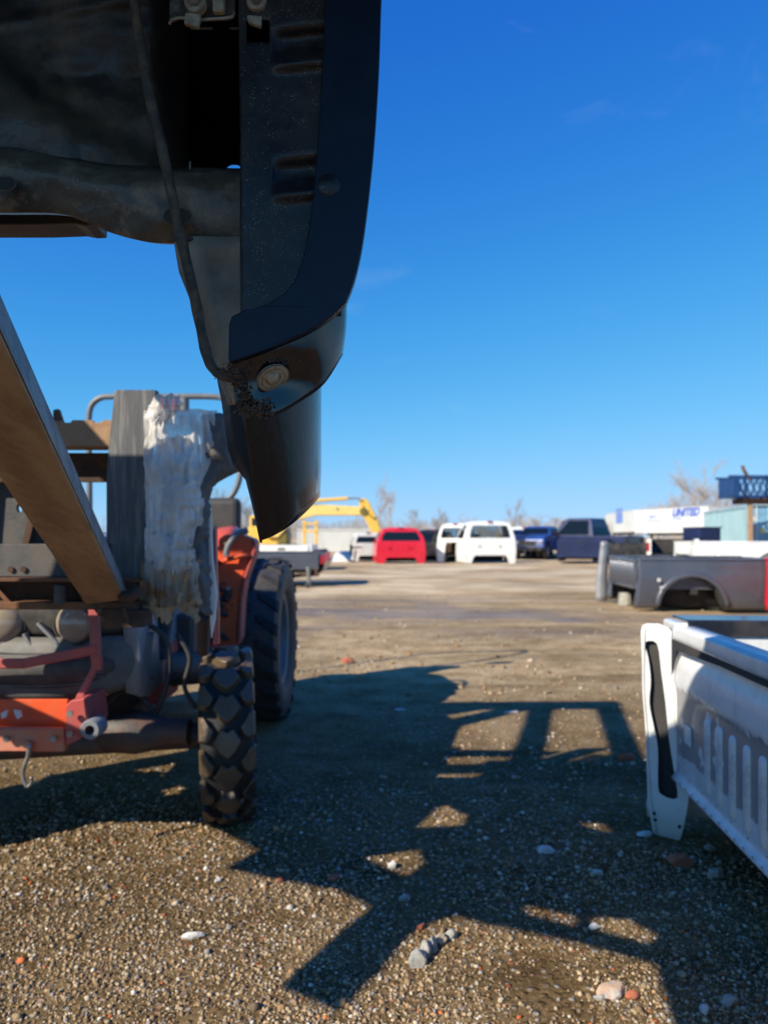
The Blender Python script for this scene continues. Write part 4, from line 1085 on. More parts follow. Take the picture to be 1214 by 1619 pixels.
# ---------------------------------------------------------------- torn plastic sheeting and felt on the frame
def sheeting():
    t = thing('plastic_sheeting', 'torn milky plastic sheeting wrapped over the frame, crumpled and muddy at its lower end', 'plastic sheeting', (-0.62, 2.15, 0.85))
    def edge(pts, y):
        for (a, c), (d, e) in zip(pts, pts[1:]):
            if a <= y <= d: return c + (e - c) * (y - a) / (d - a)
        return pts[-1][1] if y > pts[-1][0] else pts[0][1]
    def sheet(L, Rr, y0, y1, Y, seed, nu=46, nv=80, amp=1.0, ragged=4.0, topj=3):
        rows = []
        for j in range(nv + 1):
            v = j / nv; row = []
            for i in range(nu + 1):
                u = i / nu
                yb = y1 + (9 * noise.noise((u * 3, seed, 1)) + 6 * noise.noise((u * 11, seed, 1)) + 4 * noise.noise((u * 31, seed, 1))) * ragged / 4; yt = y0 + topj * noise.noise((u * 4, seed, 9))
                py = yt + (yb - yt) * v
                q = lambda o: noise.noise((py * 0.02, seed, o)) + 0.6 * noise.noise((py * 0.07, seed, o + 3)) + 0.5 * noise.noise((py * 0.2, seed, o + 7)); l = edge(L, py) + ragged * 0.7 * q(2); r = edge(Rr, py) + ragged * 1.3 * q(5)
                px = l + (r - l) * u
                w = noise.noise((px * 0.03 + seed, py * 0.006, 0)); f = 1 - abs(noise.noise((px * 0.055 + w * 2, py * 0.008 + seed, 3))) * 2
                g = 1 - abs(noise.noise((px * 0.025 + w, py * 0.03, 4 + seed))) * 2
                h = 1 - abs(noise.noise((px * 0.11 + g, py * 0.07, 8 + seed))) * 2
                Yd = Y - amp * (0.015 * f + 0.007 * g + 0.0015 * h) + 0.10 * (u - 0.35) ** 2
                row.append(P(px, py, Yd))
            rows.append(row)
        return rows
    b = MB()
    b.grid(sheet([(620, 240), (650, 228), (720, 228), (800, 230), (900, 228), (990, 222)], [(620, 300), (640, 345), (700, 340), (730, 330), (800, 322), (850, 312), (900, 318), (990, 300)], 648, 955, 2.20, 1.3))
    b.build('main_sheet', M['plastic'], t, smooth=180)
    for (L, Rr, a, c, Y, sd, am) in (([(690, 250), (760, 235), (850, 238)], [(690, 300), (760, 318), (790, 322), (850, 300)], 690, 850, 2.165, 4.1, 0.9),
                                     ([(760, 262), (800, 252), (860, 245)], [(760, 312), (800, 318), (860, 290)], 765, 862, 2.15, 6.7, 0.9),
                                     ([(850, 236), (900, 244), (920, 262)], [(850, 298), (880, 310), (920, 292)], 846, 905, 2.14, 8.2, 1.3),
                                     ([(618, 246), (660, 228), (670, 228)], [(618, 284), (640, 292), (670, 260)], 624, 668, 2.15, 9.9, 0.8)):
        b = MB(); b.grid(sheet(L, Rr, a, c, Y, sd, 26, 36, am, 7.0, 10)); b.build('torn_flap', M['plastic'], t, smooth=180)
    # muddy lower cloth hem
    b = MB(); b.grid(sheet([(900, 222), (990, 220)], [(900, 322), (985, 320)], 885, 975, 2.21, 12.4, 36, 26, 1.2, 9.0)); b.build('muddy_hem', M['mud'], t, smooth=180)
    f = thing('felt_cloth', 'ragged dark grey felt cloth hanging right of the plastic sheeting', 'cloth', (-0.5, 2.2, 1.3))
    b = MB()
    rows = sheet([(650, 322), (700, 320), (740, 316), (820, 306), (990, 294)], [(650, 352), (664, 378), (700, 386), (742, 384), (752, 362), (765, 342), (800, 336), (870, 330), (990, 335)], 655, 965, 2.235, 15.5, 30, 90, 0.8, 6.0)
    b.grid(rows); b.build('felt_sheet', M['felt'], f, smooth=180, solid=0.004)
    # pale peeled strip and red edge of the post behind
    p = thing('trim_strip', 'long pale weathered trim strip standing upright beside the hanging felt', 'trim strip', (-0.62, 2.3, 0.8))
    b = MB(); px_plate(b, [(314, 806), (328, 784), (331, 880), (334, 975), (324, 972), (306, 930)], [], 2.29, 0.02); b.build('board', M['hood_grey'], p, bevel=0.003)
    b = MB(); px_plate(b, [(328, 778), (333, 800), (336, 880), (343, 940), (340, 980), (334, 1010), (332, 975), (330, 880)], [], 2.28, 0.015); b.build('lining', M['white_primer'], p, bevel=0.002)
    b = MB(); px_plate(b, [(335, 840), (341, 830), (342, 905), (345, 965), (345, 1020), (336, 1020), (342, 960), (338, 905)], [], 2.33, 0.03); b.build('red_edge', M['red_frame'], p, bevel=0.003)
    b = MB(); b.tube([P(322, 975, 2.3), P(322, 1030, 2.6)], 0.02, 8); b.build('lower_link', M['engine'], p, smooth=50)
M['mud'] = paint('mud', (0.40, 0.28, 0.16), (0.26, 0.175, 0.10), 0.85, scale=20, dirt=(0.38, 0.28, 0.17), dirt_amt=0.6, dscale=50, bump=0.006, bscale=60)
sheeting()
# ---------------------------------------------------------------- truck beds standing on the ground
def head_mat():
    m = paint('headboard_paint', (0.66, 0.67, 0.68), (0.60, 0.61, 0.62), 0.38, scale=5, dirt=(0.3, 0.28, 0.26), dirt_amt=0.3, dscale=20, coat=0.2)
    t = m.node_tree; b = t.nodes['Principled BSDF']
    src = b.inputs['Base Color'].links[0].from_socket
    tc = nd(t, 'ShaderNodeTexCoord'); sx = nd(t, 'ShaderNodeSeparateXYZ'); t.links.new(tc.outputs['Object'], sx.inputs[0])
    n = nd(t, 'ShaderNodeTexNoise', Scale=26.0, Detail=6.0); t.links.new(tc.outputs['Object'], n.inputs['Vector'])
    a = nd(t, 'ShaderNodeMath', operation='MULTIPLY_ADD'); a.inputs[1].default_value = 0.07; t.links.new(n.outputs['Fac'], a.inputs[0]); t.links.new(sx.outputs['Z'], a.inputs[2])
    g = ramp(t, a.outputs[0], [(0.36, (0.,)), (0.365, (1.,)), (0.595, (1.,)), (0.60, (0.,))])
    n2 = nd(t, 'ShaderNodeTexNoise', Scale=9.0, Detail=4.0); t.links.new(tc.outputs['Object'], n2.inputs['Vector'])
    g2 = ramp(t, n2.outputs['Fac'], [(0.36, (0.,)), (0.38, (1.,))])
    mu = nd(t, 'ShaderNodeMath', operation='MULTIPLY'); t.links.new(g.outputs[0], mu.inputs[0]); t.links.new(g2.outputs[0], mu.inputs[1])
    c = mixc(t, mu.outputs[0], src, (0.27, 0.26, 0.265))
    t.links.new(c, b.inputs['Base Color'])
    return m
M['headboard'] = head_mat()

def truck_bed(label, x, y, rz, body, inner=None, L=2.0, W=1.75, H=0.75, zf=0.22, z0=0.0, z=0.0, detail=1, tail=True, light=False,
              arch=True, ext=0.10, end_slot=False, lights=True, bulge=0.035, group='truck beds standing on the gravel', head=None, lip=None, xc=None, ra=0.43, rib_h=1.0):
    inner = inner or body
    t = thing('truck_bed', label, 'truck bed', (x, y, z), rz, group)
    m = Matrix.Translation((x, y, z)) @ Matrix.Rotation(rz, 4, 'Z')
    xc = L * 0.50 if xc is None else xc
    def zbot(u):
        d = abs(u - xc)
        base = z0 + (0.05 if u < 0.35 else 0.03)
        if arch and d < ra:
            return max(base, z0 + 0.06 + math.sqrt(max(0, ra * ra - d * d)) * 0.98)
        return base
    def out(zz):
        v = (zz - z0) / H
        o = -bulge * abs((v - 0.62) / 0.6) ** 2.2 - (0.03 * max(0, 0.25 - v) / 0.25)
        o += 0.012 * (1 / (1 + math.exp((v - 0.74) * 60))) - 0.012
        return o
    for s in (1, -1):
        n = 28 * (2 if detail > 1 else 1)
        us = sorted(set([-ext * 1.0] + [-ext + (L + ext) * k / n for k in range(n + 1)] + [xc - ra, xc + ra]))
        rows = []
        nz = 16
        for u in us:
            zb = zbot(u); zt = z0 + H - 0.004
            row = []
            for k in range(nz + 1):
                zz = zb + (zt - zb) * k / nz
                uu = u
                if u < 0.0:                      # front edge only reaches forward low down
                    v = (zz - z0) / H
                    uu = u * (0.15 + 0.85 * max(0, min(1, (0.62 - v) / 0.5)))
                row.append((uu, s * (W / 2 + out(zz)), zz))
            rows.append(row)
        b = MB(); b.M = m; b.grid(rows)
        b.build('side_panel', body, t, smooth=50, solid=0.004)
        # inner wall
        b = MB(); b.M = m
        b.box(0, L, s * (W / 2 - 0.15) - 0.004, s * (W / 2 - 0.15) + 0.004, z0 + zf, z0 + H - 0.02)
        b.build('inner_wall', inner, t)
        # top rail
        b = MB(); b.M = m
        a0, a1 = sorted((s * (W / 2 - 0.165), s * (W / 2 - 0.006)))
        b.box(-0.02, L, a0, a1, z0 + H - 0.02, z0 + H + 0.012); b.build('top_rail', body, t, bevel=0.009, seg=2)
        # wheelhouse inside
        if detail:
            rows = []
            for k in range(13):
                a = math.pi * k / 12
                rows.append([(xc - ra * math.cos(a), s * (W / 2 - 0.02), z0 + 0.05 + (ra + 0.02) * math.sin(a)), (xc - ra * math.cos(a), s * (W / 2 - 0.32), z0 + 0.05 + (ra + 0.0) * math.sin(a))])
            rows2 = [[r[1], (r[1][0], s * (W / 2 - 0.34), z0 + 0.05)] for r in rows]
            b = MB(); b.M = m; b.grid(rows); b.grid(rows2); b.build('wheelhouse', M['dark_inside'], t, smooth=40, solid=0.004)
        if arch and lip is not None:
            rows = []
            for k in range(25):
                a = math.pi * (0.02 + 0.96 * k / 24)
                rows.append([(xc - (ra + d) * math.cos(a), s * (W / 2 + out(z0 + 0.3) + o), z0 + 0.06 + (ra + d) * 0.98 * math.sin(a)) for d, o in ((0.0, 0.0), (0.002, 0.03), (0.03, 0.038), (0.062, 0.032), (0.075, 0.0))])
            b = MB(); b.M = m; b.grid(rows); b.build('arch_flare', lip, t, smooth=60, solid=0.003)
        # front end piece between the headboard and the outer skin
        y1, y2 = s * (W / 2 - 0.15), s * (W / 2 - 0.004)
        if detail < 2:
            rows = []
            for k in range(9):
                v = k / 8; zz = z0 + 0.05 + (H - 0.06) * v
                xo = -ext * (0.15 + 0.85 * max(0, min(1, (0.62 - v) / 0.5)))
                rows.append([(0.0, y1, zz), (xo * 0.9, (y1 + y2) / 2, zz), (xo, s * (W / 2 + out(zz)), zz)])
            b = MB(); b.M = m; b.grid(rows); b.build('end_cap', lip or inner, t, smooth=50, solid=0.004)
        if tail is not None:
            b = MB(); b.M = m
            a0, a1 = sorted((y1, y2))
            b.box(L - 0.03, L, a0, a1, z0 + 0.2, z0 + H - 0.02); b.build('rear_pillar', body, t, bevel=0.005)
            if lights:
                b = MB(); b.M = m
                a0, a1 = sorted((s * (W / 2 - 0.10), s * (W / 2 + 0.004)))
                b.box(L - 0.06, L + 0.012, a0, a1, z0 + H * 0.42, z0 + H * 0.86); b.build('tail_light', M['tail_red'], t, bevel=0.012, seg=2)
    # headboard with rail, swage and ribs
    hy = W / 2 - 0.15
    ribs = []
    nr = int(2 * hy / (0.125 if detail > 1 else 0.105)); far_m = 0.26 if detail > 1 else 0.06
    for k in range(nr):
        ribs.append(-hy + 0.06 + (2 * hy - 0.06 - far_m) * (k + 0.5) / nr)
    def hx(yy, zz):
        v = (zz - zf - z0) / (H - zf)
        d = 0.0
        d -= 0.030 / (1 + math.exp(-(v - 0.90) * 90))                    # rolled rail
        d -= 0.022 / (1 + math.exp(-(v - 0.62) * 50)) * 1 / (1 + math.exp((v - 0.80) * 40)) if detail > 1 else 0
        d -= 0.012 / (1 + math.exp(-(0.64 - v) * 60))
        d += 0.02 * math.exp(-((v - 0.0) / 0.03) ** 2) * -1
        return d
    nzz, nyy = (70, 60) if detail > 1 else (14, 8)
    rows = [[(hx(-hy + 2 * hy * i / nyy, z0 + zf + (H - zf) * j / nzz), -hy + 2 * hy * i / nyy, z0 + zf + (H - zf) * j / nzz) for i in range(nyy + 1)] for j in range(nzz + 1)]
    b = MB(); b.M = m; b.grid(rows)
    b.grid([rows[-1], [(0.05, r[1], r[2]) for r in rows[-1]]])
    hb = b.build('headboard', head or inner, t, smooth=50, solid=0.003)
    if detail:
        zr0, zr1 = z0 + zf + 0.05, z0 + zf + (H - zf) * (0.52 if detail > 1 else 0.88)
        rme = None
        for yy in ribs:
            if rme is None:
                w = 0.019 if detail > 1 else 0.024
                prof = []
                for (zz, sc) in ((zr0 - 0.006, 0.5), (zr0, 0.9), (zr0 + 0.012, 1), (zr1 - 0.012, 1), (zr1, 0.9), (zr1 + 0.006, 0.5)):
                    h = (0.0 if sc == 0.5 else (0.010 if sc == 0.9 else 0.014)) * rib_h
                    prof.append([(-0.0105 - h * k2, ribs[0] + w * sc * k1, zz) for k1, k2 in ((-1, 0), (-0.75, 0.8), (-0.4, 1), (0.4, 1), (0.75, 0.8), (1, 0))])
                b = MB(); b.M = m; b.grid(prof)
                r0 = b.build('rib', inner, t, smooth=60); rme = r0.data
            else:
                o = bpy.data.objects.new('rib', rme); C.objects.link(o); o.parent = t; o.location = (0, yy - ribs[0], 0)
    # floor with ridges and crossmembers
    b = MB(); b.M = m; b.box(0.02, L - 0.03, -hy, hy, z0 + zf - 0.004, z0 + zf + 0.004)
    k = -hy + 0.05
    while k < hy - 0.05:
        b.box(0.03, L - 0.06, k, k + 0.04, z0 + zf + 0.006, z0 + zf + 0.016); k += 0.09
    b.build('bed_floor', inner, t)
    for xx in (0.25, L * 0.38, L * 0.66, L - 0.15):
        b = MB(); b.M = m; b.box(xx - 0.04, xx + 0.04, -hy - 0.05, hy + 0.05, z0 + zf - 0.075, z0 + zf - 0.006); b.build('crossmember', M['dark_inside'], t)
    if tail:
        b = MB(); b.M = m; b.box(L + 0.002, L + 0.05, -hy - 0.03, hy + 0.03, z0 + zf + 0.0, z0 + H)
        tg = b.build('tailgate', body, t, bevel=0.012, seg=2)
        b = MB(); b.M = m; b.box(L + 0.045, L + 0.062, -0.12, 0.12, z0 + H - 0.16, z0 + H - 0.09); b.build('handle', M['dark_inside'], tg, bevel=0.006)
    return t, m

# near white bed
wt, wm_ = truck_bed('white truck bed nearest the camera, its ribbed front wall and slotted corner towards us', 1.022, 1.975, R(-4.4), M['white_bed'], M['white_inner'],
                L=1.95, W=1.62, H=0.78, zf=0.23, detail=2, ext=0.09, head=M['headboard'])
# slotted corner piece of the near white bed
def white_corner():
    Y = 2.70
    def fn(u, v, w): return (u, Y + w + (v - 0.4) * 0.02 - (u - 0.98) * 0.75, v)
    q = lambda pts: [(P(x, y, Y).x, P(x, y, Y).z) for x, y in pts]
    outer = [(1016, 1000), (1018, 990), (1024, 986), (1038, 985), (1050, 990), (1057, 1000), (1058, 1060), (1063, 1120), (1070, 1180), (1074, 1240), (1068, 1275), (1061, 1319), (1030, 1321), (1023, 1260), (1021, 1160), (1018, 1080)]
    slot = spline([(1021, 1017), (1036, 1017), (1041, 1060), (1046, 1110), (1050, 1165), (1056, 1215), (1059, 1252), (1041, 1252), (1036, 1238), (1036, 1180), (1030, 1140), (1026, 1110), (1028, 1075), (1025, 1040)], 3, True)
    b = MB(); b.plate(q(outer), [q(slot)], 0.004, fn=fn)
    o = b.build('corner_plate', M['white_bed'], wt, bevel=0.001, seg=1)
    b = MB(); b.tube([Vector(fn(P(x, y, Y).x, P(x, y, Y).z, -0.001)) for x, y in spline([(1046, 996), (1050, 1060), (1055, 1120), (1061, 1180), (1065, 1236)], 5)], 0.0028, 6); b.build('fold_line', M['white_bed'], o, smooth=180)
    b = MB(); b.plate(q([(1021, 1005), (1048, 1005), (1072, 1262), (1030, 1262)]), [], 0.004, fn=lambda u, v, w: (u + 0.004, Y + w + 0.035 - (u - 0.98) * 0.75, v)); b.build('slot_shade', M['dark_inside'], wt)  # dark plate painted in for the shade inside the slot
    # rolled edges
    b = MB(); b.tube([Vector(fn(P(x, y, Y).x, -0.002 + P(x, y, Y).z, -0.004)) for x, y in spline([(1020, 992), (1018, 1080), (1022, 1160), (1025, 1250), (1033, 1316)], 5)], 0.0045, 8); b.build('rolled_edge', M['white_bed'], o, smooth=180)
    b = MB(); b.tube([Vector(fn(P(x, y, Y).x, P(x, y, Y).z, -0.003)) for x, y in spline([(1052, 994), (1056, 1060), (1061, 1120), (1067, 1180), (1072, 1240), (1062, 1312)], 5)], 0.003, 8); b.build('rolled_edge', M['white_bed'], o, smooth=180)
    for (x, y) in ((1031, 1292), (1060, 1294), (1030, 1282)):
        b = MB(); b.disc(0.006, 0.004, 10, Matrix.Translation(Vector(fn(P(x, y, Y).x, P(x, y, Y).z, -0.006))) @ Matrix.Rotation(R(90), 4, 'X')); b.build('rivet_hole', M['dark_inside'], o)
    # dark strip painted in for the shade under the headboard rail
    b = MB(); b.M = wm_
    b.plate([(-0.66, 0.735), (0.60, 0.735), (0.655, 0.735), (0.655, 0.60), (0.63, 0.63), (0.60, 0.70), (0.2, 0.715), (-0.66, 0.718)], [], 0.002, fn=lambda u, v, w: (-0.0325 - w, u, v)); b.build('rail_shade', M['dark_inside'], wt)
    b = MB(); b.M = wm_; b.box(-0.022, -0.012, 0.50, 0.56, 0.385, 0.45); b.build('stamped_pad', M['white_inner'], wt, bevel=0.004)
white_corner()
b = MB(); b.M = wm_
b.box(0.02, 1.95, 0.655, 0.83, 0.794, 0.803); b.box(0.02, 1.95, 0.64, 0.653, 0.745, 0.803); b.build('rail_cap', M['black_car'], wt, bevel=0.006)
# grey bed
gt, gm = truck_bed('dark grey truck bed with a flared wheel arch, ribbed front wall facing left', 3.83, 11.62, R(-3), M['grey_bed'], M['grey_bed'], L=2.15, W=1.78, H=0.78, zf=0.33, ext=0.09, lip=M['grey_bed'], lights=False, xc=0.74, ra=0.47, rib_h=4.0)
b = MB(); b.M = gm
rows = []
for k in range(15):
    v = k / 14; zz = 0.02 + 1.02 * v
    xo = -0.26 + 0.12 * max(0, (v - 0.35)) ** 0.8
    wv = 0.20 - 0.10 * max(0, v - 0.3)
    rows.append([(xo, 0.80, zz), (xo + wv * 0.4, 0.775, zz), (xo + wv * 0.8, 0.79, zz), (xo + wv, 0.83, zz)])
b.grid(rows)
fe = thing('fender_panel', 'silver grey fender panel standing on end at the left corner of the dark grey bed', 'fender', (3.7, 12.5, 0))
b.build('panel_skin', M['grey_light'], fe, smooth=60, solid=0.01)
b = MB()
b.tube([P(955, 893, 12.45), P(957, 860, 12.45)], 0.01, 6); b.build('edge_strip', M['galv'], fe)
# chipped primer spots on its near side
b = MB()
for (px, py, r) in ((1041, 917, 0.028), (1045, 929, 0.024)):
    b.disc(r, 0.004, 14, Matrix.Translation(P(px, py, 10.66)) @ Matrix.Rotation(R(90), 4, 'X'))
b.build('primer_spot', M['galv'], gt)
# blocks the grey bed stands on
for (px, py, Y, r, lab) in ((988, 940, 11.9, 0.10, 'pale concrete block under the left end of the dark grey bed'), (1133, 952, 11.2, 0.13, 'pale round post base showing inside the wheel arch of the dark grey bed')):
    o = thing('concrete_block', lab, 'block', (P(px, 0, Y).x, Y, 0))
    b = MB(); x = P(px, 0, Y).x; b.lathe([(1e-3, 0), (r * 1.1, 0), (r * 1.12, r * 0.6), (r * 1.0, r * 1.9), (r * 0.9, r * 2.1), (1e-3, r * 2.1)], 12, Matrix.Translation((x, Y, -0.01)))
    b.build('block_body', M['stone_grey'], o, bevel=0.01)
# red bed whose edge shows at the right border
truck_bed('dark red truck bed at the right border, only its edge showing', 5.50, 9.75, R(-3), M['red_car'], L=1.9, W=1.7, H=0.80, ext=0.02)
# further beds
def facing(px, Y, L, off=0.0):
    """place of a bed whose tail end stands at pixel px, turned to the camera plus off degrees"""
    p = P(px, 0, Y); a = math.atan2(p.x, Y) - R(off)
    return (p.x + math.sin(a) * L, Y + math.cos(a) * L, -R(90) - a)
truck_bed('bright white truck bed behind the dark grey bed, low rail with dark slit', P(1134, 0, 17.5).x, 18.3, R(-3), M['white_far'], M['white_primer'], L=2.6, W=1.8, H=0.70, z0=0.28, arch=True, ext=0.04)
truck_bed('greyish white truck bed between the bright white one and the open white bed', P(1100, 0, 22.5).x, 23.4, R(-2), M['white_primer'], M['white_primer'], L=2.3, W=1.8, H=0.62, z0=0.35, ext=0.02)
truck_bed('open white truck bed without tailgate, red tail light on its right post', *facing(1063, 26.0, 2.4), M['white_far'], M['dark_inside'], L=2.4, W=1.75, H=0.75, z0=0.28, tail=False)
truck_bed('black truck bed seen from its end, beside the open white bed', *facing(994, 28.5, 2.3), M['black_car'], M['black_car'], L=2.3, W=1.65, H=0.80, z0=0.10, tail=True, lights=False)
truck_bed('navy blue truck bed with worn lower edge, in front of the tall blue truck', *facing(917, 30.5, 2.3, 3), M['navy'], M['navy'], L=2.3, W=1.85, H=1.0, z0=0.05, tail=True, lights=False)
# rusty post of the open bed
# ---------------------------------------------------------------- truck cabs
def cab(label, x, y, rz, body, W=1.85, H=1.7, D=1.5, belt=0.9, roofw=0.80, gl=None, vents=True, arch=0.28, group='cut off truck cabs in the far row', z=None, open_side=False, archw=0.62, name='truck_cab', extra=None):
    z = gz(x, y) if z is None else z
    t = thing(name, label, 'truck cab', (x, y, z), rz, group)
    m = Matrix.Translation((x, y, z)) @ Matrix.Rotation(rz, 4, 'Z')
    hw = W / 2; rw = hw * roofw
    # rear wall outline (x, z), leaning slightly forward above the belt
    def lean(zz): return 0.0 if zz < belt else (zz - belt) * 0.18
    aw = hw * archw
    outer = [(-hw * 0.98, 0.02), (-aw * 1.12, 0.0), (-aw, arch * 0.75), (-aw * 0.88, arch), (aw * 0.88, arch), (aw, arch * 0.75), (aw * 1.12, 0.0), (hw * 0.98, 0.02)]
    outer += spline([(hw * 1.0, 0.2), (hw * 1.02, belt * 0.6), (hw * 0.98, belt), (hw * 0.90, belt + (H - belt) * 0.45), (rw * 1.02, H - 0.16), (rw * 0.9, H - 0.03), (rw * 0.5, H), (-rw * 0.5, H), (-rw * 0.9, H - 0.03), (-rw * 1.02, H - 0.16), (-hw * 0.90, belt + (H - belt) * 0.45), (-hw * 0.98, belt), (-hw * 1.02, belt * 0.6), (-hw * 1.0, 0.2)], 3)
    wb, wt2 = belt + 0.06, H - 0.15
    win = [(-hw * 0.80, wb), (hw * 0.80, wb), (hw * 0.76, wb + (wt2 - wb) * 0.5), (rw * 0.86, wt2 - 0.03), (rw * 0.78, wt2), (-rw * 0.78, wt2), (-rw * 0.86, wt2 - 0.03), (-hw * 0.76, wb + (wt2 - wb) * 0.5)]
    holes = [win]
    if vents:
        for s in (-1, 1):
            cx, cz = s * hw * 0.42, belt * 0.68 + 0.02
            holes.append([(cx - 0.06, cz - 0.05), (cx + 0.06, cz - 0.05), (cx + 0.06, cz + 0.05), (cx - 0.06, cz + 0.05)])
    b = MB(); b.M = m; b.plate(outer, holes, 0.03, fn=lambda u, v, w: (u, w + lean(v), v)); rwall = b.build('rear_wall', body, t, bevel=0.008)
    if vents:
        b = MB(); b.M = m
        for s in (-1, 1):
            cx, cz = s * hw * 0.42, belt * 0.68 + 0.02
            b.box(cx - 0.06, cx + 0.06, 0.035, 0.045, cz - 0.05, cz + 0.05)
        b.build('vent', M['dark_inside'], rwall)
        for k in range(9):
            cx = -aw * 0.9 + 1.8 * aw * k / 8
            b = MB(); b.M = m; b.box(cx - 0.025, cx + 0.025, -0.007, 0.002, arch + 0.1, belt * 0.88)
            b.build('pressed_rib', body, rwall, bevel=0.004)
    if gl is not False:
        b = MB(); b.M = m; b.plate(win, [], 0.004, fn=lambda u, v, w: (u, w + lean(v) + 0.012, v)); b.build('rear_window', gl or M['glass'], t)
    # shell lofted forward: sections of the roof and sides
    def section(yy, top, wscale, low):
        pts = [(-hw * wscale, low), (-hw * 1.02 * wscale, belt * 0.6), (-hw * 0.98 * wscale, belt)]
        return pts
    # sides with door window holes
    for s in (-1, 1):
        side = [(0.0, 0.03), (D, 0.03), (D, 0.35), (D + 0.05, belt), (D * 0.80, H - 0.06), (D * 0.55, H - 0.03), (lean(H) + 0.02, H - 0.04), (lean(belt), belt)]
        hole = [(D * 0.24, belt + 0.04), (D * 0.92, belt + 0.04), (D * 0.72, H - 0.13), (D * 0.30, H - 0.13)]
        hs = [hole]
        if open_side and s == -1:
            hs = [[(D * 0.12, 0.2), (D * 0.95, 0.2), (D * 0.95, belt), (D * 0.72, H - 0.13), (D * 0.22, H - 0.13), (D * 0.12, belt)]]
        def mp(u, v, w, s=s):
            xx = hw if v <= belt else hw + (rw * 1.0 - hw) * (v - belt) / (H - 0.1 - belt)
            xx = hw * (0.985 + 0.03 * math.sin(math.pi * min(1, v / belt))) if v <= belt else xx
            return (s * (xx - w), u, v)
        b = MB(); b.M = m; b.plate(side, hs, 0.03, fn=mp); sd = b.build('side_panel', body, t, bevel=0.008)
        if not (open_side and s == -1):
            b = MB(); b.M = m; b.plate(hole, [], 0.004, fn=lambda u, v, w, s=s: mp(u, v, w + 0.012, s)); b.build('side_window', M['glass_dark'], t)
            b = MB(); b.M = m; b.box(*( (s * hw * 1.0 - 0.01, s * hw * 1.0 + 0.02) ), D * 0.30, D * 0.40, belt - 0.12, belt - 0.08); b.build('door_handle', M['dark_inside'], sd, bevel=0.004)
    rows = []
    for (yy, zt, ws) in ((lean(H) - 0.0, H - 0.005, 0.97), (0.25, H + 0.025, 1.0), (D * 0.5, H + 0.03, 1.0), (D * 0.8, H - 0.02, 0.96)):
        rows.append([(rw * ws * u, yy, zt - 0.10 * abs(u) ** 5) for u in [i / 10 - 1 for i in range(21)]])
    b = MB(); b.M = m; b.grid(rows); b.build('roof', body, t, smooth=60, solid=0.02)
    b = MB(); b.M = m; b.plate([(-hw * 0.86, belt + 0.04), (hw * 0.86, belt + 0.04), (rw * 0.84, H - 0.1), (-rw * 0.84, H - 0.1)], [], 0.004, fn=lambda u, v, w: (u, D * 0.80 + (H - 0.06 - v) / (H - belt) * D * 0.22 + w, v)); b.build('windshield', M['glass'], t)
    b = MB(); b.M = m; b.box(-hw * 0.95, hw * 0.95, 0.04, D, 0.28, 0.32); b.build('cab_floor', M['dark_inside'], t)
    b = MB(); b.M = m; b.box(-hw * 0.93, hw * 0.93, D - 0.04, D, 0.05, belt * 0.97); b.build('firewall', M['dark_inside'], t)
    for s in (-0.45, 0.45):
        b = MB(); b.M = m; b.box(hw * s - 0.16, hw * s + 0.16, 0.35, 0.48, 0.45, belt + 0.22); b.box(hw * s - 0.18, hw * s + 0.18, 0.4, 0.85, 0.4, 0.55)
        b.build('seat', M['rust_tan'] if body is M['white_far'] else M['dark_inside'], t, bevel=0.05)
    b = MB(); b.M = m; b.box(-0.10, 0.10, 0.06, 0.12, H - 0.02, H + 0.045); b.build('brake_light', M['tail_red'], t, bevel=0.006)
    return t, m

cab('bright red pickup cab seen from behind, dark rear window', P(634, 0, 30.8).x, 30.8, R(7), M['red_car'], W=2.08, H=1.50, D=1.6, belt=0.90, roofw=0.76, gl=M['glass_dark'], arch=0.26)
cab('complete white pickup cab seen from behind, sky showing through its rear window', P(775, 0, 30.9).x, 30.9, R(7), M['white_far'], W=2.22, H=1.76, D=1.7, belt=1.02, roofw=0.80, arch=0.34, archw=0.66)
cab('second white pickup cab, half hidden at the left of the complete white cab, side open', P(719, 0, 32.3).x, 32.3, R(-12), M['white_far'], W=1.6, H=1.70, D=1.7, belt=1.02, roofw=0.78, vents=False, arch=0.9, archw=0.55)
cab('pale silver cab shell half hidden behind the left side of the red cab', P(583, 0, 33.0).x, 33.0, R(10), M['white_primer'], W=1.45, H=1.30, D=1.5, belt=0.8, vents=False, gl=M['glass_dark'], open_side=True)
cab('black pickup cab with bare headlight parts between the red cab and the white cabs', P(684, 0, 33.5).x, 33.5, R(5), M['black_car'], W=1.5, H=1.45, D=1.5, belt=0.85, gl=M['glass_dark'])
cab('small white cab with greenish glass far behind the complete white cab', P(828, 0, 42.0).x, 42.0, R(0), M['white_far'], W=1.55, H=1.55, D=1.5, belt=0.8)

cab('dark blue cab shell squeezed between the small far white cab and the mid blue pickup', P(852, 0, 40.0).x, 40.0, R(-6), M['navy'], W=1.5, H=1.6, D=1.5, belt=0.9, gl=M['glass_dark'])
cab('dark grey cab shell just right of the red cab, lower than it', P(699, 0, 36.0).x, 36.0, R(12), M['grey_bed'], W=1.3, H=1.35, D=1.4, belt=0.8, gl=M['glass_dark'], vents=False)

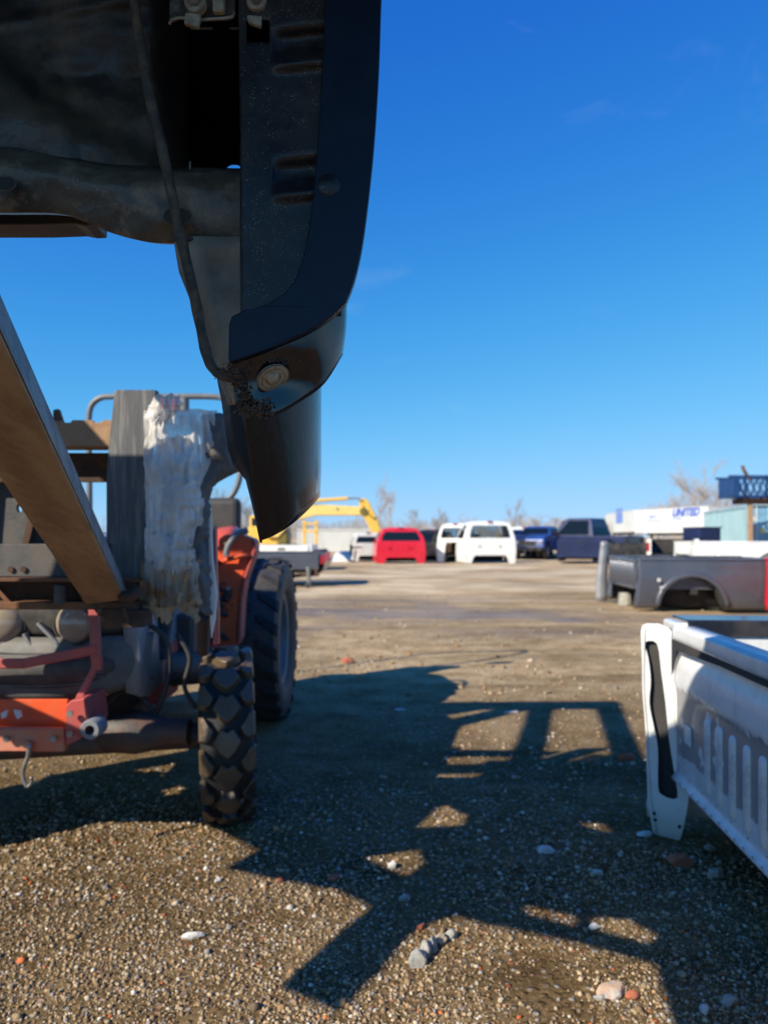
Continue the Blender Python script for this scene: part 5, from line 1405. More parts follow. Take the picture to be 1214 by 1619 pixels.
def pickup(label, x, y, rz, body, W=1.9, H=1.75, lights=True):
    """whole pickup on wheels seen from behind or aside"""
    z = gz(x, y)
    t = thing('pickup_truck', label, 'pickup truck', (x, y, z), rz)
    m = Matrix.Translation((x, y, z)) @ Matrix.Rotation(rz, 4, 'Z')
    # body side profile along local x (front at +x)
    prof = [(-2.6, 0.5), (-2.6, 1.12), (-0.95, 1.12), (-0.92, 1.16), (-0.72, H - 0.06), (-0.60, H), (0.55, H), (0.72, H - 0.05), (1.25, 1.20), (2.35, 1.10), (2.55, 0.95), (2.6, 0.55), (2.3, 0.45), (2.22, 0.62), (2.05, 0.85), (1.75, 0.93), (1.45, 0.85), (1.28, 0.62), (1.22, 0.40), (-1.22, 0.42), (-1.28, 0.62), (-1.45, 0.85), (-1.75, 0.93), (-2.05, 0.85), (-2.22, 0.62), (-2.28, 0.48)]
    def side(u, v, w):
        f = 1.0 if v < 1.15 else 1.0 - 0.30 * (v - 1.15) / (H - 1.15)
        yy = (W / 2 - w * W)
        return (u, yy * f, v)
    b = MB(); b.M = m; b.plate(prof, [], 1.0, fn=side); b.build('body', body, t, bevel=0.05, seg=2)
    for s in (-1, 1):
        b = MB(); b.M = m
        b.plate([(-0.70, 1.20), (-0.58, H - 0.12), (0.50, H - 0.12), (1.05, 1.20)], [], 0.01, fn=lambda u, v, w: (u, s * (W / 2 * (1.0 - 0.30 * (v - 1.15) / (H - 1.15)) + 0.012 + w), v)); b.build('side_window', M['glass_dark'], t)
        for xx in (-1.75, 1.75):
            mm = m @ Matrix.Translation((xx, s * (W / 2 - 0.12), 0.37)) @ Matrix.Rotation(R(90), 4, 'X')
            b = MB(); b.lathe([(0.2, -0.1), (0.34, -0.1), (0.37, -0.07), (0.37, 0.07), (0.34, 0.1), (0.2, 0.1)], 24, mm); w_ = b.build('wheel', M['rubber'], t, smooth=50)
            b = MB(); b.lathe([(1e-3, 0.06), (0.1, 0.07), (0.2, 0.09), (0.2, -0.09), (0.1, -0.07), (1e-3, -0.06)], 20, mm); b.build('hub_cap', M['grey_light'], w_, smooth=50)
        b = MB(); b.M = m; b.box(-2.66, -2.58, s * (W / 2 - 0.14) - 0.07, s * (W / 2 - 0.14) + 0.12, 0.72, 1.06); b.build('tail_light', M['tail_red'] if lights else M['dark_inside'], t, bevel=0.02)
        b = MB(); b.M = m; b.box(2.50, 2.60, s * (W / 2 - 0.22) - 0.14, s * (W / 2 - 0.22) + 0.14, 0.72, 0.88); b.build('headlight', M['grey_light'], t, bevel=0.03)
    b = MB(); b.M = m; b.plate([(-W * 0.36, 1.2), (W * 0.36, 1.2), (W * 0.31, H - 0.1), (-W * 0.31, H - 0.1)], [], 0.01, fn=lambda u, v, w: (-0.93 + (v - 1.16) * 0.33 - w - 0.012, u, v)); b.build('rear_window', M['glass_dark'], t)
    b = MB(); b.M = m; b.plate([(-W * 0.40, 1.24), (W * 0.40, 1.24), (W * 0.34, H - 0.1), (-W * 0.34, H - 0.1)], [], 0.01, fn=lambda u, v, w: (1.26 - (v - 1.2) / (H - 1.2) * 0.52 + w + 0.02, u, v)); b.build('windshield', M['glass_dark'], t)
    b = MB(); b.M = m; b.box(-2.5, -1.05, -W / 2 + 0.14, W / 2 - 0.14, 1.125, 1.14); b.build('bed_cover', M['dark_inside'], t)
    b = MB(); b.M = m; b.box(-2.74, -2.62, -W / 2 + 0.05, W / 2 - 0.05, 0.45, 0.62); b.build('rear_bumper', M['black_car'], t, bevel=0.02)
    b = MB(); b.M = m; b.box(2.56, 2.66, -W / 2 + 0.08, W / 2 - 0.08, 0.42, 0.6); b.build('front_bumper', M['black_car'], t, bevel=0.02)
    b = MB(); b.M = m; b.box(2.52, 2.59, -W / 2 + 0.4, W / 2 - 0.4, 0.62, 0.9); b.build('radiator_grille', M['dark_inside'], t, bevel=0.01)
    return t
pickup('tall dark blue pickup truck behind the navy truck bed', P(934, 0, 36).x, 37.0, R(137), M['navy'], W=2.1, H=2.02, lights=False)
pickup('mid blue pickup truck between the navy truck bed and the dark blue pickup truck', P(871, 0, 35).x, 37.2, R(-118), M['blue_car'], W=1.7, H=1.62, lights=False)
pickup('dark blue pickup truck right behind the complete white cab', P(836, 0, 36).x, 37.5, R(-97), M['navy'], W=1.5, H=1.45, lights=False)

# grey bed on stands at the left of the red cab
bt, bm_ = truck_bed('weathered grey truck bed raised on stands beside the tractor tyre, tail light at its right', P(455, 0, 16.0).x - 0.25, 18.05, R(-90), M['grey_bed2'] if 'grey_bed2' in M else M['grey_bed'], M['grey_light'], L=2.0, W=2.1, H=0.42, z0=0.34, zf=0.05, arch=False, lights=True, ext=0.0)
o = thing('rusty_stand', 'rusty steel stand with a small wheel under the weathered grey bed', 'stand', (P(488, 0, 16).x, 15.9, 0))
b = MB(); b.tube([P(487, 896, 15.9), P(489, 925, 15.9)], 0.045, 8); b.build('leg', M['steel'], o)
b = MB(); b.lathe([(1e-3, -0.03), (0.07, -0.03), (0.08, 0.0), (0.07, 0.03), (1e-3, 0.03)], 14, Matrix.Translation(P(486, 926, 15.85)) @ Matrix.Rotation(R(90), 4, 'Y')); b.build('wheel', M['rubber'], o, smooth=50)
b = MB(); b.bar(P(500, 898, 15.9), P(499, 912, 15.9), 0.03, 0.03, (0, 1, 0)); b.bar(P(458, 898, 15.9), P(459, 912, 15.9), 0.12, 0.06, (0, 1, 0)); b.build('bracket', M['rust'], o)
b = MB(); b.bar(P(440, 912, 16.0), P(505, 908, 16.0), 0.05, 0.08); b.build('drawbar', M['rust_dark'], o)
o = thing('bumper_piece', 'pale crumpled bumper piece hanging under the weathered grey bed', 'bumper', (P(450, 0, 15.8).x, 15.8, 0.4))
b = MB(); b.tube([P(440, 896, 15.85), P(450, 899, 15.8), (P(462, 896, 15.85))], 0.05, 8); b.build('bumper_skin', M['galv'], o, smooth=60)
truck_bed('long white truck bed showing above the weathered grey bed', P(462, 0, 24).x - 0.35, 26.2, R(-90), M['white_far'], M['white_far'], L=2.2, W=2.0, H=0.55, z0=0.30, lights=False, arch=False)

# ---------------------------------------------------------------- things behind
def pxbox(b, px0, px1, py0, py1, Y, dep):
    a = P(px0, py1, Y); c = P(px1, py0, Y); b.box(a.x, c.x, Y, Y + dep, a.z, c.z)

o = thing('white_trailer', 'long low white trailer wall behind the red cab and the yellow excavator', 'trailer', (P(530, 0, 46).x, 46, gz(-3, 46)))
x0, x1 = P(470, 0, 46).x, P(640, 0, 46).x
b = MB(); b.box(x0, x1, 46, 48.4, gz(0, 46) - 0.05, P(0, 838, 46).z); b.build('box_body', M['wall_white'], o)
n = 26
for k in range(n):
    xx = x0 + (x1 - x0) * (k + 0.5) / n
    b = MB(); b.box(xx - 0.03, xx + 0.03, 45.985, 46.0, gz(0, 46), P(0, 839, 46).z); b.build('panel_rib', M['wall_white'], o)
b = MB(); b.box(x0, x1, 45.96, 46.05, P(0, 839, 46).z, P(0, 837, 46).z + 0.03); b.build('roof_rail', M['galv'], o)

def excavator():
    Y = 42.0
    t = thing('excavator', 'yellow excavator with raised boom reaching right and its stick hanging down', 'excavator', (P(440, 0, Y).x, Y, gz(-6, Y)))
    b = MB(); px_plate(b, [(418, 848), (430, 822), (462, 806), (500, 797), (530, 799), (570, 801), (583, 803), (584, 812), (570, 815), (500, 815), (462, 824), (440, 850)], [], Y, 0.42)
    b.build('boom', M['yellow_sunlit'], t, bevel=0.04)
    b = MB(); px_plate(b, [(567, 792), (574, 787), (582, 791), (590, 806), (597, 822), (604, 850), (592, 852), (578, 822), (570, 812)], [], Y + 0.03, 0.36); b.build('stick', M['yellow'], t, bevel=0.04)
    b = MB(); b.tube([P(432, 820, Y - 0.1), P(480, 793, Y - 0.1), P(550, 788, Y - 0.1)][1:], 0.10, 12); b.build('boom_cylinder', M['yellow'], t, smooth=50)
    b = MB(); b.tube([P(548, 788, Y - 0.1), P(570, 788, Y - 0.1)], 0.05, 10); b.build('cylinder_rod', M['steel'], t, smooth=50)
    b = MB(); b.disc(0.22, 0.5, 20, Matrix.Translation(P(575, 809, Y + 0.45)) @ Matrix.Rotation(R(90), 4, 'X')); b.build('elbow_pin', M['olive'], t, smooth=40)
    b = MB(); px_plate(b, [(531, 804), (534, 802), (536, 806), (533, 808)], [], Y - 0.012, 0.01); b.build('maker_mark', M['green_mark'], t)
    b = MB(); pts = [P(574, 800, Y - 0.03), P(582, 812, Y - 0.05), P(590, 820, Y - 0.05), P(596, 818, Y - 0.03)]; b.tube(pts, 0.03, 6); b.build('hydraulic_hose', M['rubber'], t, smooth=60)
    # house, cab, tracks
    b = MB(); pxbox(b, 392, 452, 832, 866, Y + 0.3, 2.6); b.build('engine_house', M['yellow'], t, bevel=0.08)
    b = MB(); px_plate(b, [(438, 840), (444, 832), (452, 834), (456, 846), (455, 862), (438, 864)], [], Y + 0.1, 1.6); b.build('counterweight', M['olive'], t, bevel=0.1)
    b = MB(); pxbox(b, 395, 420, 815, 850, Y + 0.6, 1.4); cb = b.build('operator_cab', M['yellow'], t, bevel=0.06)
    b = MB(); pxbox(b, 398, 417, 819, 838, Y + 0.58, 0.01); b.build('window', M['glass_dark'], cb)
    for d in (0.1, 2.2):
        b = MB(); pxbox(b, 388, 460, 868, 884, Y + d, 0.6); b.build('track', M['rubber'], t, bevel=0.12)
    b = MB(); pxbox(b, 396, 448, 861, 870, Y + 0.2, 2.3); b.build('undercarriage', M['olive'], t)
    return t
excavator()
o = thing('mast_frame', 'yellow ladder like steel mast frame standing in front of the white trailer', 'mast', (P(490, 0, 38).x, 38, gz(-4, 38)))
for px in (481, 500):
    b = MB(); b.box(P(px - 2.2, 0, 38).x, P(px + 2.2, 0, 38).x, 38, 38.14, gz(-4, 38), P(0, 823, 38).z); b.build('mast_post', M['yellow'], o, bevel=0.01)
for py in (828, 840):
    b = MB(); b.box(P(478, 0, 38).x, P(503, 0, 38).x, 37.95, 38.1, P(0, py + 1.6, 38).z, P(0, py - 1.6, 38).z); b.build('crossbar', M['yellow'], o, bevel=0.01)
b = MB(); b.tube([P(503, 842, 38), P(508, 850, 38), P(511, 868, 38)], 0.03, 6); b.build('hose', M['galv'], o)
# tarp and white hood at the left of the red cab
o = thing('blue_tarp', 'dark blue tarpaulin heap in front of the white trailer', 'tarpaulin', (P(545, 0, 34).x, 34, 0))
rows = []
for j in range(13):
    row = []
    for i in range(21):
        u = i / 20; v = j / 12
        x = P(524 + 42 * u, 0, 34).x; h = (0.50 + 0.2 * noise.noise((u * 4, v * 3, 2))) * math.sin(math.pi * min(1, max(0.02, u))) ** 0.5 * math.sin(math.pi * v) ** 0.6
        row.append((x, 33.4 + 1.4 * v, max(0, h) + gz(x, 34) - 0.02))
    rows.append(row)
b = MB(); b.grid(rows); b.build('tarp_sheet', M['tarp'], o, smooth=60, solid=0.01)
o = thing('white_hood', 'white car hood leaning on the dark blue tarpaulin', 'car hood', (P(540, 0, 33).x, 33, 0))
b = MB(); px_plate(b, [(525, 889), (529, 876), (534, 873), (545, 881), (552, 889), (556, 893), (530, 893)], [], 32.9, 0.08); b.build('hood_skin', M['white_far'], o, bevel=0.02)
o = thing('scrap_frame', 'rusty grey scrap frame piece lying left of the silver cab shell', 'scrap', (P(560, 0, 32).x, 32, 0))
b = MB(); b.bar(P(553, 886, 32), P(572, 893, 32), 0.12, 0.1); b.bar(P(560, 892, 31.8), P(562, 870, 32.2), 0.08, 0.06, (0, 1, 0)); b.bar(P(556, 866, 32.2), P(572, 865, 32.2), 0.08, 0.07); b.build('frame_piece', M['engine'], o)

# UNITED trailer and the one behind it
def box_trailer(label, A, B, h, zb, depth, texts=()):
    """A: right near end, B: left far end of its visible side"""
    A = Vector((A[0], A[1], 0)); B = Vector((B[0], B[1], 0))
    d = (B - A); L = d.length; rz = math.atan2(d.y, d.x)
    t = thing('box_trailer', label, 'trailer', (A.x, A.y, gz(A.x, A.y)), rz, 'white box trailers at the far edge of the yard')
    m = Matrix.Translation((A.x, A.y, 0)) @ Matrix.Rotation(rz, 4, 'Z')
    # local: x along side from near end, y<0 is away from the viewer? keep box on the far side
    s = -1
    b = MB(); b.M = m; b.box(0, L, *sorted((0, s * depth)), zb, zb + h); b.build('box_body', M['wall_white'], t, bevel=0.03)
    b = MB(); b.M = m; b.box(-0.02, L + 0.02, *sorted((-s * 0.03, s * (depth + 0.03))), zb + h - 0.06, zb + h + 0.03); b.build('roof_rail', M['galv'], t)
    b = MB(); b.M = m; b.box(-0.02, L + 0.02, -0.0 if s > 0 else 0.0, 0.03, zb - 0.05, zb + 0.08); b.build('base_rail', M['galv'], t)
    k = 0.0
    while k < L:
        b = MB(); b.M = m; b.box(k, k + 0.05, 0.001, 0.012, zb + 0.08, zb + h - 0.06); b.build('side_post', M['wall_white'], t); k += L / 10
    b = MB(); b.M = m; b.box(L * 0.1, L * 0.9, -depth * 0.7, -depth * 0.3, zb - 0.3, zb - 0.05); b.build('chassis', M['dark_inside'], t)
    for xx in (1.2, 2.4):
        b = MB()
        b.lathe([(1e-3, -0.12), (0.5, -0.12), (0.5, 0.12), (1e-3, 0.12)], 20, m @ Matrix.Translation((xx, -0.2, 0.9)) @ Matrix.Rotation(R(90), 4, 'X')); b.build('wheel', M['rubber'], t, smooth=40)
    b = MB(); b.M = m; b.box(L * 0.78, L * 0.80, -0.5, -0.3, 0.4, zb - 0.05); b.build('landing_leg', M['dark_inside'], t)
    for (txt, along, zz, size, mt, shear) in texts:
        cu = bpy.data.curves.new('lettering', 'FONT'); cu.body = txt; cu.size = size; cu.extrude = 0.004; cu.shear = shear; cu.align_x = 'LEFT'
        cu.offset = size * 0.045 if size > 0.8 else size * 0.02
        tmp = bpy.data.objects.new('tmp', cu); C.objects.link(tmp)
        me = bpy.data.meshes.new_from_object(tmp, depsgraph=bpy.context.evaluated_depsgraph_get())
        bpy.data.objects.remove(tmp)
        me.materials.clear(); me.materials.append(M[mt])
        to = bpy.data.objects.new('lettering', me); C.objects.link(to)
        # text reads left to right, i.e. from B towards A
        mw = m @ Matrix.Translation((along, 0.02, zz)) @ Matrix.Rotation(R(180), 4, 'Z') @ Matrix.Rotation(R(90), 4, 'X')
        to.parent = t; to.matrix_basis = wmat(t).inverted() @ mw
    return t
box_trailer('white box trailer lettered UNITED in blue italics', (P(1119, 0, 72).x, 72), (P(1003, 0, 83).x, 83), 2.55, 1.65, 2.4,
            [('UNITED', 5.3, 3.34, 1.12, 'letters', 0.35), ('Van Lines', 5.2, 2.98, 0.36, 'letters_pale', 0.1), ('Agent', 9.1, 3.28, 0.52, 'letters_pale', 0.2), ('Moving & Storage', 9.2, 2.86, 0.30, 'letters_pale', 0.0), ('United', 1.7, 2.98, 0.24, 'letters_pale', 0.0)])
t2 = box_trailer('plain white box trailer left of the lettered one, blue panel at its end', (P(1000, 0, 84.5).x, 84.5), (P(957, 0, 100).x, 100), 2.5, 1.8, 2.4)
b = MB(); b.M = wmat(t2); b.box(5.2, 9.0, 0.014, 0.03, 2.0, 3.9); b.build('blue_panel', M['letters_pale'], t2)

# shipping container
def container():
    A = Vector((P(1180, 0, 33.5).x, 33.5, 0)); B = Vector((P(1112, 0, 42.0).x, 42.0, 0))
    d = B - A; L = d.length; rz = math.atan2(d.y, d.x); h = 2.62; z = gz(A.x, A.y) - 0.03
    t = thing('shipping_container', 'pale blue green shipping container with corrugated side and white door bars', 'shipping container', (A.x, A.y, z), rz)
    m = Matrix.Translation((A.x, A.y, z)) @ Matrix.Rotation(rz, 4, 'Z')
    n = 34
    pts = []
    for k in range(n):
        x = L * k / n; p = L / n
        pts += [(x, 0.0), (x + p * 0.3, 0.0), (x + p * 0.5, -0.045), (x + p * 0.8, -0.045)]
    pts.append((L, 0.0))
    b = MB(); b.M = m; b.grid([[(x, y, 0.14) for x, y in pts], [(x, y, h - 0.1) for x, y in pts]]); b.build('corrugated_side', M['container'], t)
    b = MB(); b.M = m
    b.box(0, L, -2.4, 0.0, h - 0.03, h); b.box(0.0, L, -0.05, 0.02, h - 0.12, h - 0.0); b.box(0, L, -0.05, 0.02, 0.0, 0.16); b.box(L - 0.1, L, -2.4, 0, 0, h); b.box(0, L, -2.42, -2.36, 0, h); b.box(0, L, -2.4, 0, 0.0, 0.1)
    b.build('container_frame', M['container'], t)
    for y in (0.02, -2.44):
        b = MB(); b.M = m; b.box(-0.03, 0.12, y - 0.1, y + 0.0, 0.0, h + 0.01); b.build('corner_post', M['container'], t)
    for (ya, yb) in ((-0.10, -1.19), (-1.23, -2.32)):
        b = MB(); b.M = m; b.box(0.0, 0.05, yb, ya, 0.14, h - 0.12)
        dr = b.build('door', M['container_door'], t)
        b = MB(); b.M = m
        for k in range(5):
            zz = 0.35 + k * 0.46; b.box(-0.018, 0.001, yb + 0.05, ya - 0.05, zz, zz + 0.26)
        b.build('door_panel', M['container_door'], dr)
        for f in (0.28, 0.76):
            yy = ya + (yb - ya) * f
            b = MB(); b.M = m; b.tube([(-0.05, yy, 0.1), (-0.05, yy, h - 0.08)], 0.03, 8); b.build('lock_rod', M['galv'], dr)
        for (f, zz) in ((0.5, 1.35), (0.15, 0.75), (0.12, 1.9)):
            yy = ya + (yb - ya) * f
            b = MB(); b.M = m; b.box(-0.03, -0.019, yy - 0.10, yy + 0.10, zz, zz + 0.18); b.build('sticker', M['sticker'] if zz != 1.9 else M['galv'], dr)
    return t
container()
o = thing('steel_bin', 'small dark blue ribbed steel bin in front of the container', 'bin', (P(1122, 0, 30).x, 30, 0))
b = MB(); b.box(P(1104, 0, 30).x, P(1139, 0, 30).x, 30, 31.6, 0, P(0, 834, 30).z); b.build('bin_body', M['navy'], o, bevel=0.02)
for k in range(8):
    xx = P(1107 + k * 4.2, 0, 30).x; b = MB(); b.box(xx - 0.02, xx + 0.02, 29.95, 30.0, 0.05, P(0, 836, 30).z); b.build('rib', M['navy'], o)
b = MB(); b.box(P(1103, 0, 30).x, P(1140, 0, 30).x, 29.93, 31.65, P(0, 835, 30).z, P(0, 833, 30).z); b.build('rim', M['navy'], o, bevel=0.01)

# blue rack on a rusty post
def rack():
    Y = 30.5
    t = thing('steel_post', 'rusty steel post with a crossbeam carrying a dark blue lattice rack', 'post', (P(1187, 0, Y).x, Y, 0))
    b = MB(); b.box(P(1184, 0, Y).x, P(1190, 0, Y).x, Y, Y + 0.16, 0, P(0, 792, Y).z); b.build('post_column', M['rust_tan'], t, bevel=0.01)
    b = MB(); b.box(P(1173, 0, Y).x, P(1270, 0, Y).x, Y - 0.05, Y + 0.9, P(0, 796, Y).z, P(0, 788, Y).z); b.build('crossbeam', M['rust'], t, bevel=0.01)
    b = MB(); b.box(P(1252, 0, Y).x, P(1258, 0, Y).x, Y, Y + 0.16, 0, P(0, 792, Y).z); b.build('post_column', M['rust_tan'], t, bevel=0.01)
    r = thing('lattice_rack', 'dark blue steel lattice rack lying high on the rusty post', 'rack', (P(1200, 0, Y).x, Y, P(0, 788, Y).z))
    x0, x1 = P(1152, 0, Y).x, P(1275, 0, Y).x; zt, zb = P(0, 754, Y).z, P(0, 787, Y).z
    b = MB()
    for yy in (Y - 0.3, Y + 0.9):
        b.box(x0 - (0.15), x1, yy, yy + 0.08, zt - 0.04, zt + 0.05); b.box(x0, x1, yy, yy + 0.08, zb, zb + 0.10)
    b.build('chord_rail', M['rack_blue'], r, bevel=0.01)
    b = MB(); b.box(x0, x0 + 0.30, Y - 0.32, Y + 1.0, zb, zt); b.build('end_panel', M['rack_blue'], r, bevel=0.01)
    n = 11
    for yy in (Y - 0.26, Y + 0.94):
        for k in range(n):
            xa = x0 + 0.25 + (x1 - x0 - 0.25) * k / n; xb = x0 + 0.25 + (x1 - x0 - 0.25) * (k + 1) / n
            b = MB(); b.bar((xa, yy, zb + 0.08), (xb, yy, zt - 0.02), 0.035, 0.05, (0, 1, 0)); b.bar((xa, yy + 0.03, zt - 0.02), (xb, yy + 0.03, zb + 0.08), 0.035, 0.05, (0, 1, 0)); b.build('lattice_bar', M['rack_blue'], r)
    for k in range(4):
        xa = x0 + 0.9 * k + 0.5; b = MB(); b.box(xa, xa + 0.09, Y - 0.3, Y - 0.22, zb, zt); b.build('upright', M['rack_blue'], r)
    b = MB(); pts = spline([(1186, 760), (1180, 751), (1175, 743), (1173, 736)], 4); b.tube([P(x, y, Y + 0.2) for x, y in pts], 0.075, 8)
    p = b.build('bent_pipe', M['rust'], None, smooth=50); tag(p, 'rusty bent pipe sticking up out of the blue lattice rack', 'pipe')
rack()

# ---------------------------------------------------------------- bare winter trees
def bare_tree(label, x, y, h, seed, mat_, spread=0.33, name='bare_tree', dens=1.0):
    rnd = random.Random(seed)
    z = gz(x, y) - 0.1
    t = thing(name, label, 'tree', (x, y, z), 0, 'bare trees along the far edge')
    trunk = MB(); tw = MB()
    def limb(p, d, L, r, lev):
        n = 4; pts = [p.copy()]
        for k in range(n):
            d = (d + Vector((rnd.gauss(0, .10), rnd.gauss(0, .10), rnd.gauss(0.04, .06)))).normalized()
            p = p + d * L / n; pts.append(p.copy())
        r = max(r, 0.008); rs = [r * (1 - 0.55 * k / n) for k in range(n + 1)]
        (trunk if lev <= 1 else tw).tube(pts, rs, 5 if lev <= 1 else 3, False)
        if lev < 4:
            nb = int((9 if lev == 0 else 6 if lev == 1 else 6 if lev == 2 else 4) * dens + rnd.random())
            for i in range(nb):
                k = 1 + rnd.random() * (n - 1) if lev else 1.2 + rnd.random() * (n - 1.2)
                q = pts[int(k)].lerp(pts[min(n, int(k) + 1)], k - int(k))
                a = rnd.random() * 2 * math.pi; sp = spread * (1.2 if lev else 1.5) * rnd.uniform(0.7, 1.5)
                nd2 = (d + Vector((math.cos(a), math.sin(a), 0.1)) * sp * 1.6).normalized()
                limb(q, nd2, L * rnd.uniform(0.42, 0.66), rs[int(k)] * 0.55, lev + 1)
    dens = dens * (0.72 if spread < 0.2 else 1.0)
    limb(Vector((x, y, z)), Vector((rnd.gauss(0, .04), 0, 1)).normalized(), h * 0.62, h * 0.017, 0)
    trunk.build('trunk', mat_, t); tw.build('crown', mat_, t)
    return t
tl = [
    (596, 80, 6.4, 'bark_red', 0.16, 'tall thin reddish bare tree left of the red cab, first of a pair'),
    (621, 78, 6.2, 'bark_red', 0.16, 'tall thin reddish bare tree rising right above the red cab'),
    (690, 75, 3.9, 'bark', 0.42, 'round crowned bare tree above the black cab'),
    (812, 85, 4.4, 'bark', 0.35, 'bare tree above the small far white cab'),
    (1103, 95, 9.9, 'bark_red', 0.34, 'largest bare tree, rising above the lettered trailer'),
    (1135, 90, 7.6, 'bark_red', 0.34, 'broad bare tree between the lettered trailer and the blue rack'),
    (1160, 92, 7.2, 'bark_red', 0.36, 'bare tree behind the pale container and under the blue rack'),
    (1070, 100, 6.6, 'bark_red', 0.36, 'bare tree above the left part of the lettered trailer'),
    (1040, 105, 6.0, 'bark_red', 0.34, 'low bare tree over the gap between the two white trailers'),
    (368, 60, 5.0, 'bark', 0.26, 'thin bare tree seen between the folded roll bar and the lifted bed'),
    (392, 66, 4.4, 'bark', 0.26, 'smaller bare tree just left of the lifted bed tip'),
    (848, 100, 3.6, 'bark', 0.4, 'low bare tree over the dark blue pickup'),
    (880, 100, 3.4, 'bark', 0.4, 'low bare tree over the mid blue pickup'),
    (655, 90, 3.7, 'bark', 0.4, 'low bare tree right over the red cab roof'),
]
for i, (px, Y, h, mt, sp, lab) in enumerate(tl):
    bare_tree(lab, P(px, 0, Y).x, Y, h * 0.98, 100 + i, M[mt], sp, dens=1.0 if h > 5 else 0.85)

def scrub():
    rnd = random.Random(21)
    b = MB()
    def put(x, y, h):
        z = gz(x, y)
        for s in range(5):
            p = Vector((x + rnd.gauss(0, 0.5), y + rnd.gauss(0, 0.5), z)); d = Vector((rnd.gauss(0, .25), rnd.gauss(0, .1), 1)).normalized()
            hh = h * rnd.uniform(0.6, 1.1)
            q = p + d * hh; b.tube([p, p.lerp(q, 0.5) + Vector((rnd.gauss(0, .1), 0, 0)), q], [0.05, 0.03, 0.008], 3, False)
            for k in range(7):
                a = p.lerp(q, rnd.uniform(0.25, 0.95)); e = a + Vector((rnd.gauss(0, .35), rnd.gauss(0, .2), rnd.uniform(.2, .6))) * hh * 0.35
                b.tube([a, e], [0.022, 0.006], 3, False)
    for k in range(430):
        px = rnd.uniform(330, 1230); Y = rnd.uniform(95, 150)
        h = 2.2 + 1.6 * noise.noise((px * 0.02, 0, 0)) + (1.8 if px > 1010 else 0) + (0.5 if px < 480 else 0)
        put(P(px, 0, Y).x, Y, max(1.6, h * 1.35) * Y / 110)
    for k in range(200):     # beyond the sides of the frame
        px = rnd.choice((rnd.uniform(-900, 330), rnd.uniform(1230, 2100))); Y = rnd.uniform(95, 140)
        put(P(px, 0, Y).x, Y, rnd.uniform(2, 4))
    o = b.build('scrub_thicket', M['scrub'], None); tag(o, 'leafless grey brown scrub thicket along the horizon', 'thicket', None, 'stuff')
scrub()

# ---------------------------------------------------------------- gravel
def ico():
    bm = bmesh.new(); bmesh.ops.create_icosphere(bm, subdivisions=1, radius=1)
    v = np.array([x.co[:] for x in bm.verts]); f = np.array([[q.index for q in x.verts] for x in bm.faces]); bm.free(); return v, f
def octa():
    v = np.array([(1, 0, 0), (0, 1, 0), (-1, 0, 0), (0, -1, 0), (0, 0, 1), (0, 0, -1)], float)
    f = np.array([(0, 1, 4), (1, 2, 4), (2, 3, 4), (3, 0, 4), (1, 0, 5), (2, 1, 5), (3, 2, 5), (0, 3, 5)]); return v, f

PAL = np.array([(0.26, 0.18, 0.10), (0.34, 0.25, 0.15), (0.42, 0.32, 0.20), (0.48, 0.41, 0.30), (0.58, 0.54, 0.46), (0.20, 0.145, 0.095), (0.28, 0.25, 0.22), (0.38, 0.22, 0.11), (0.50, 0.13, 0.045)])
PW = np.array([0.27, 0.23, 0.15, 0.07, 0.03, 0.13, 0.06, 0.05, 0.010]); PW = PW / PW.sum()

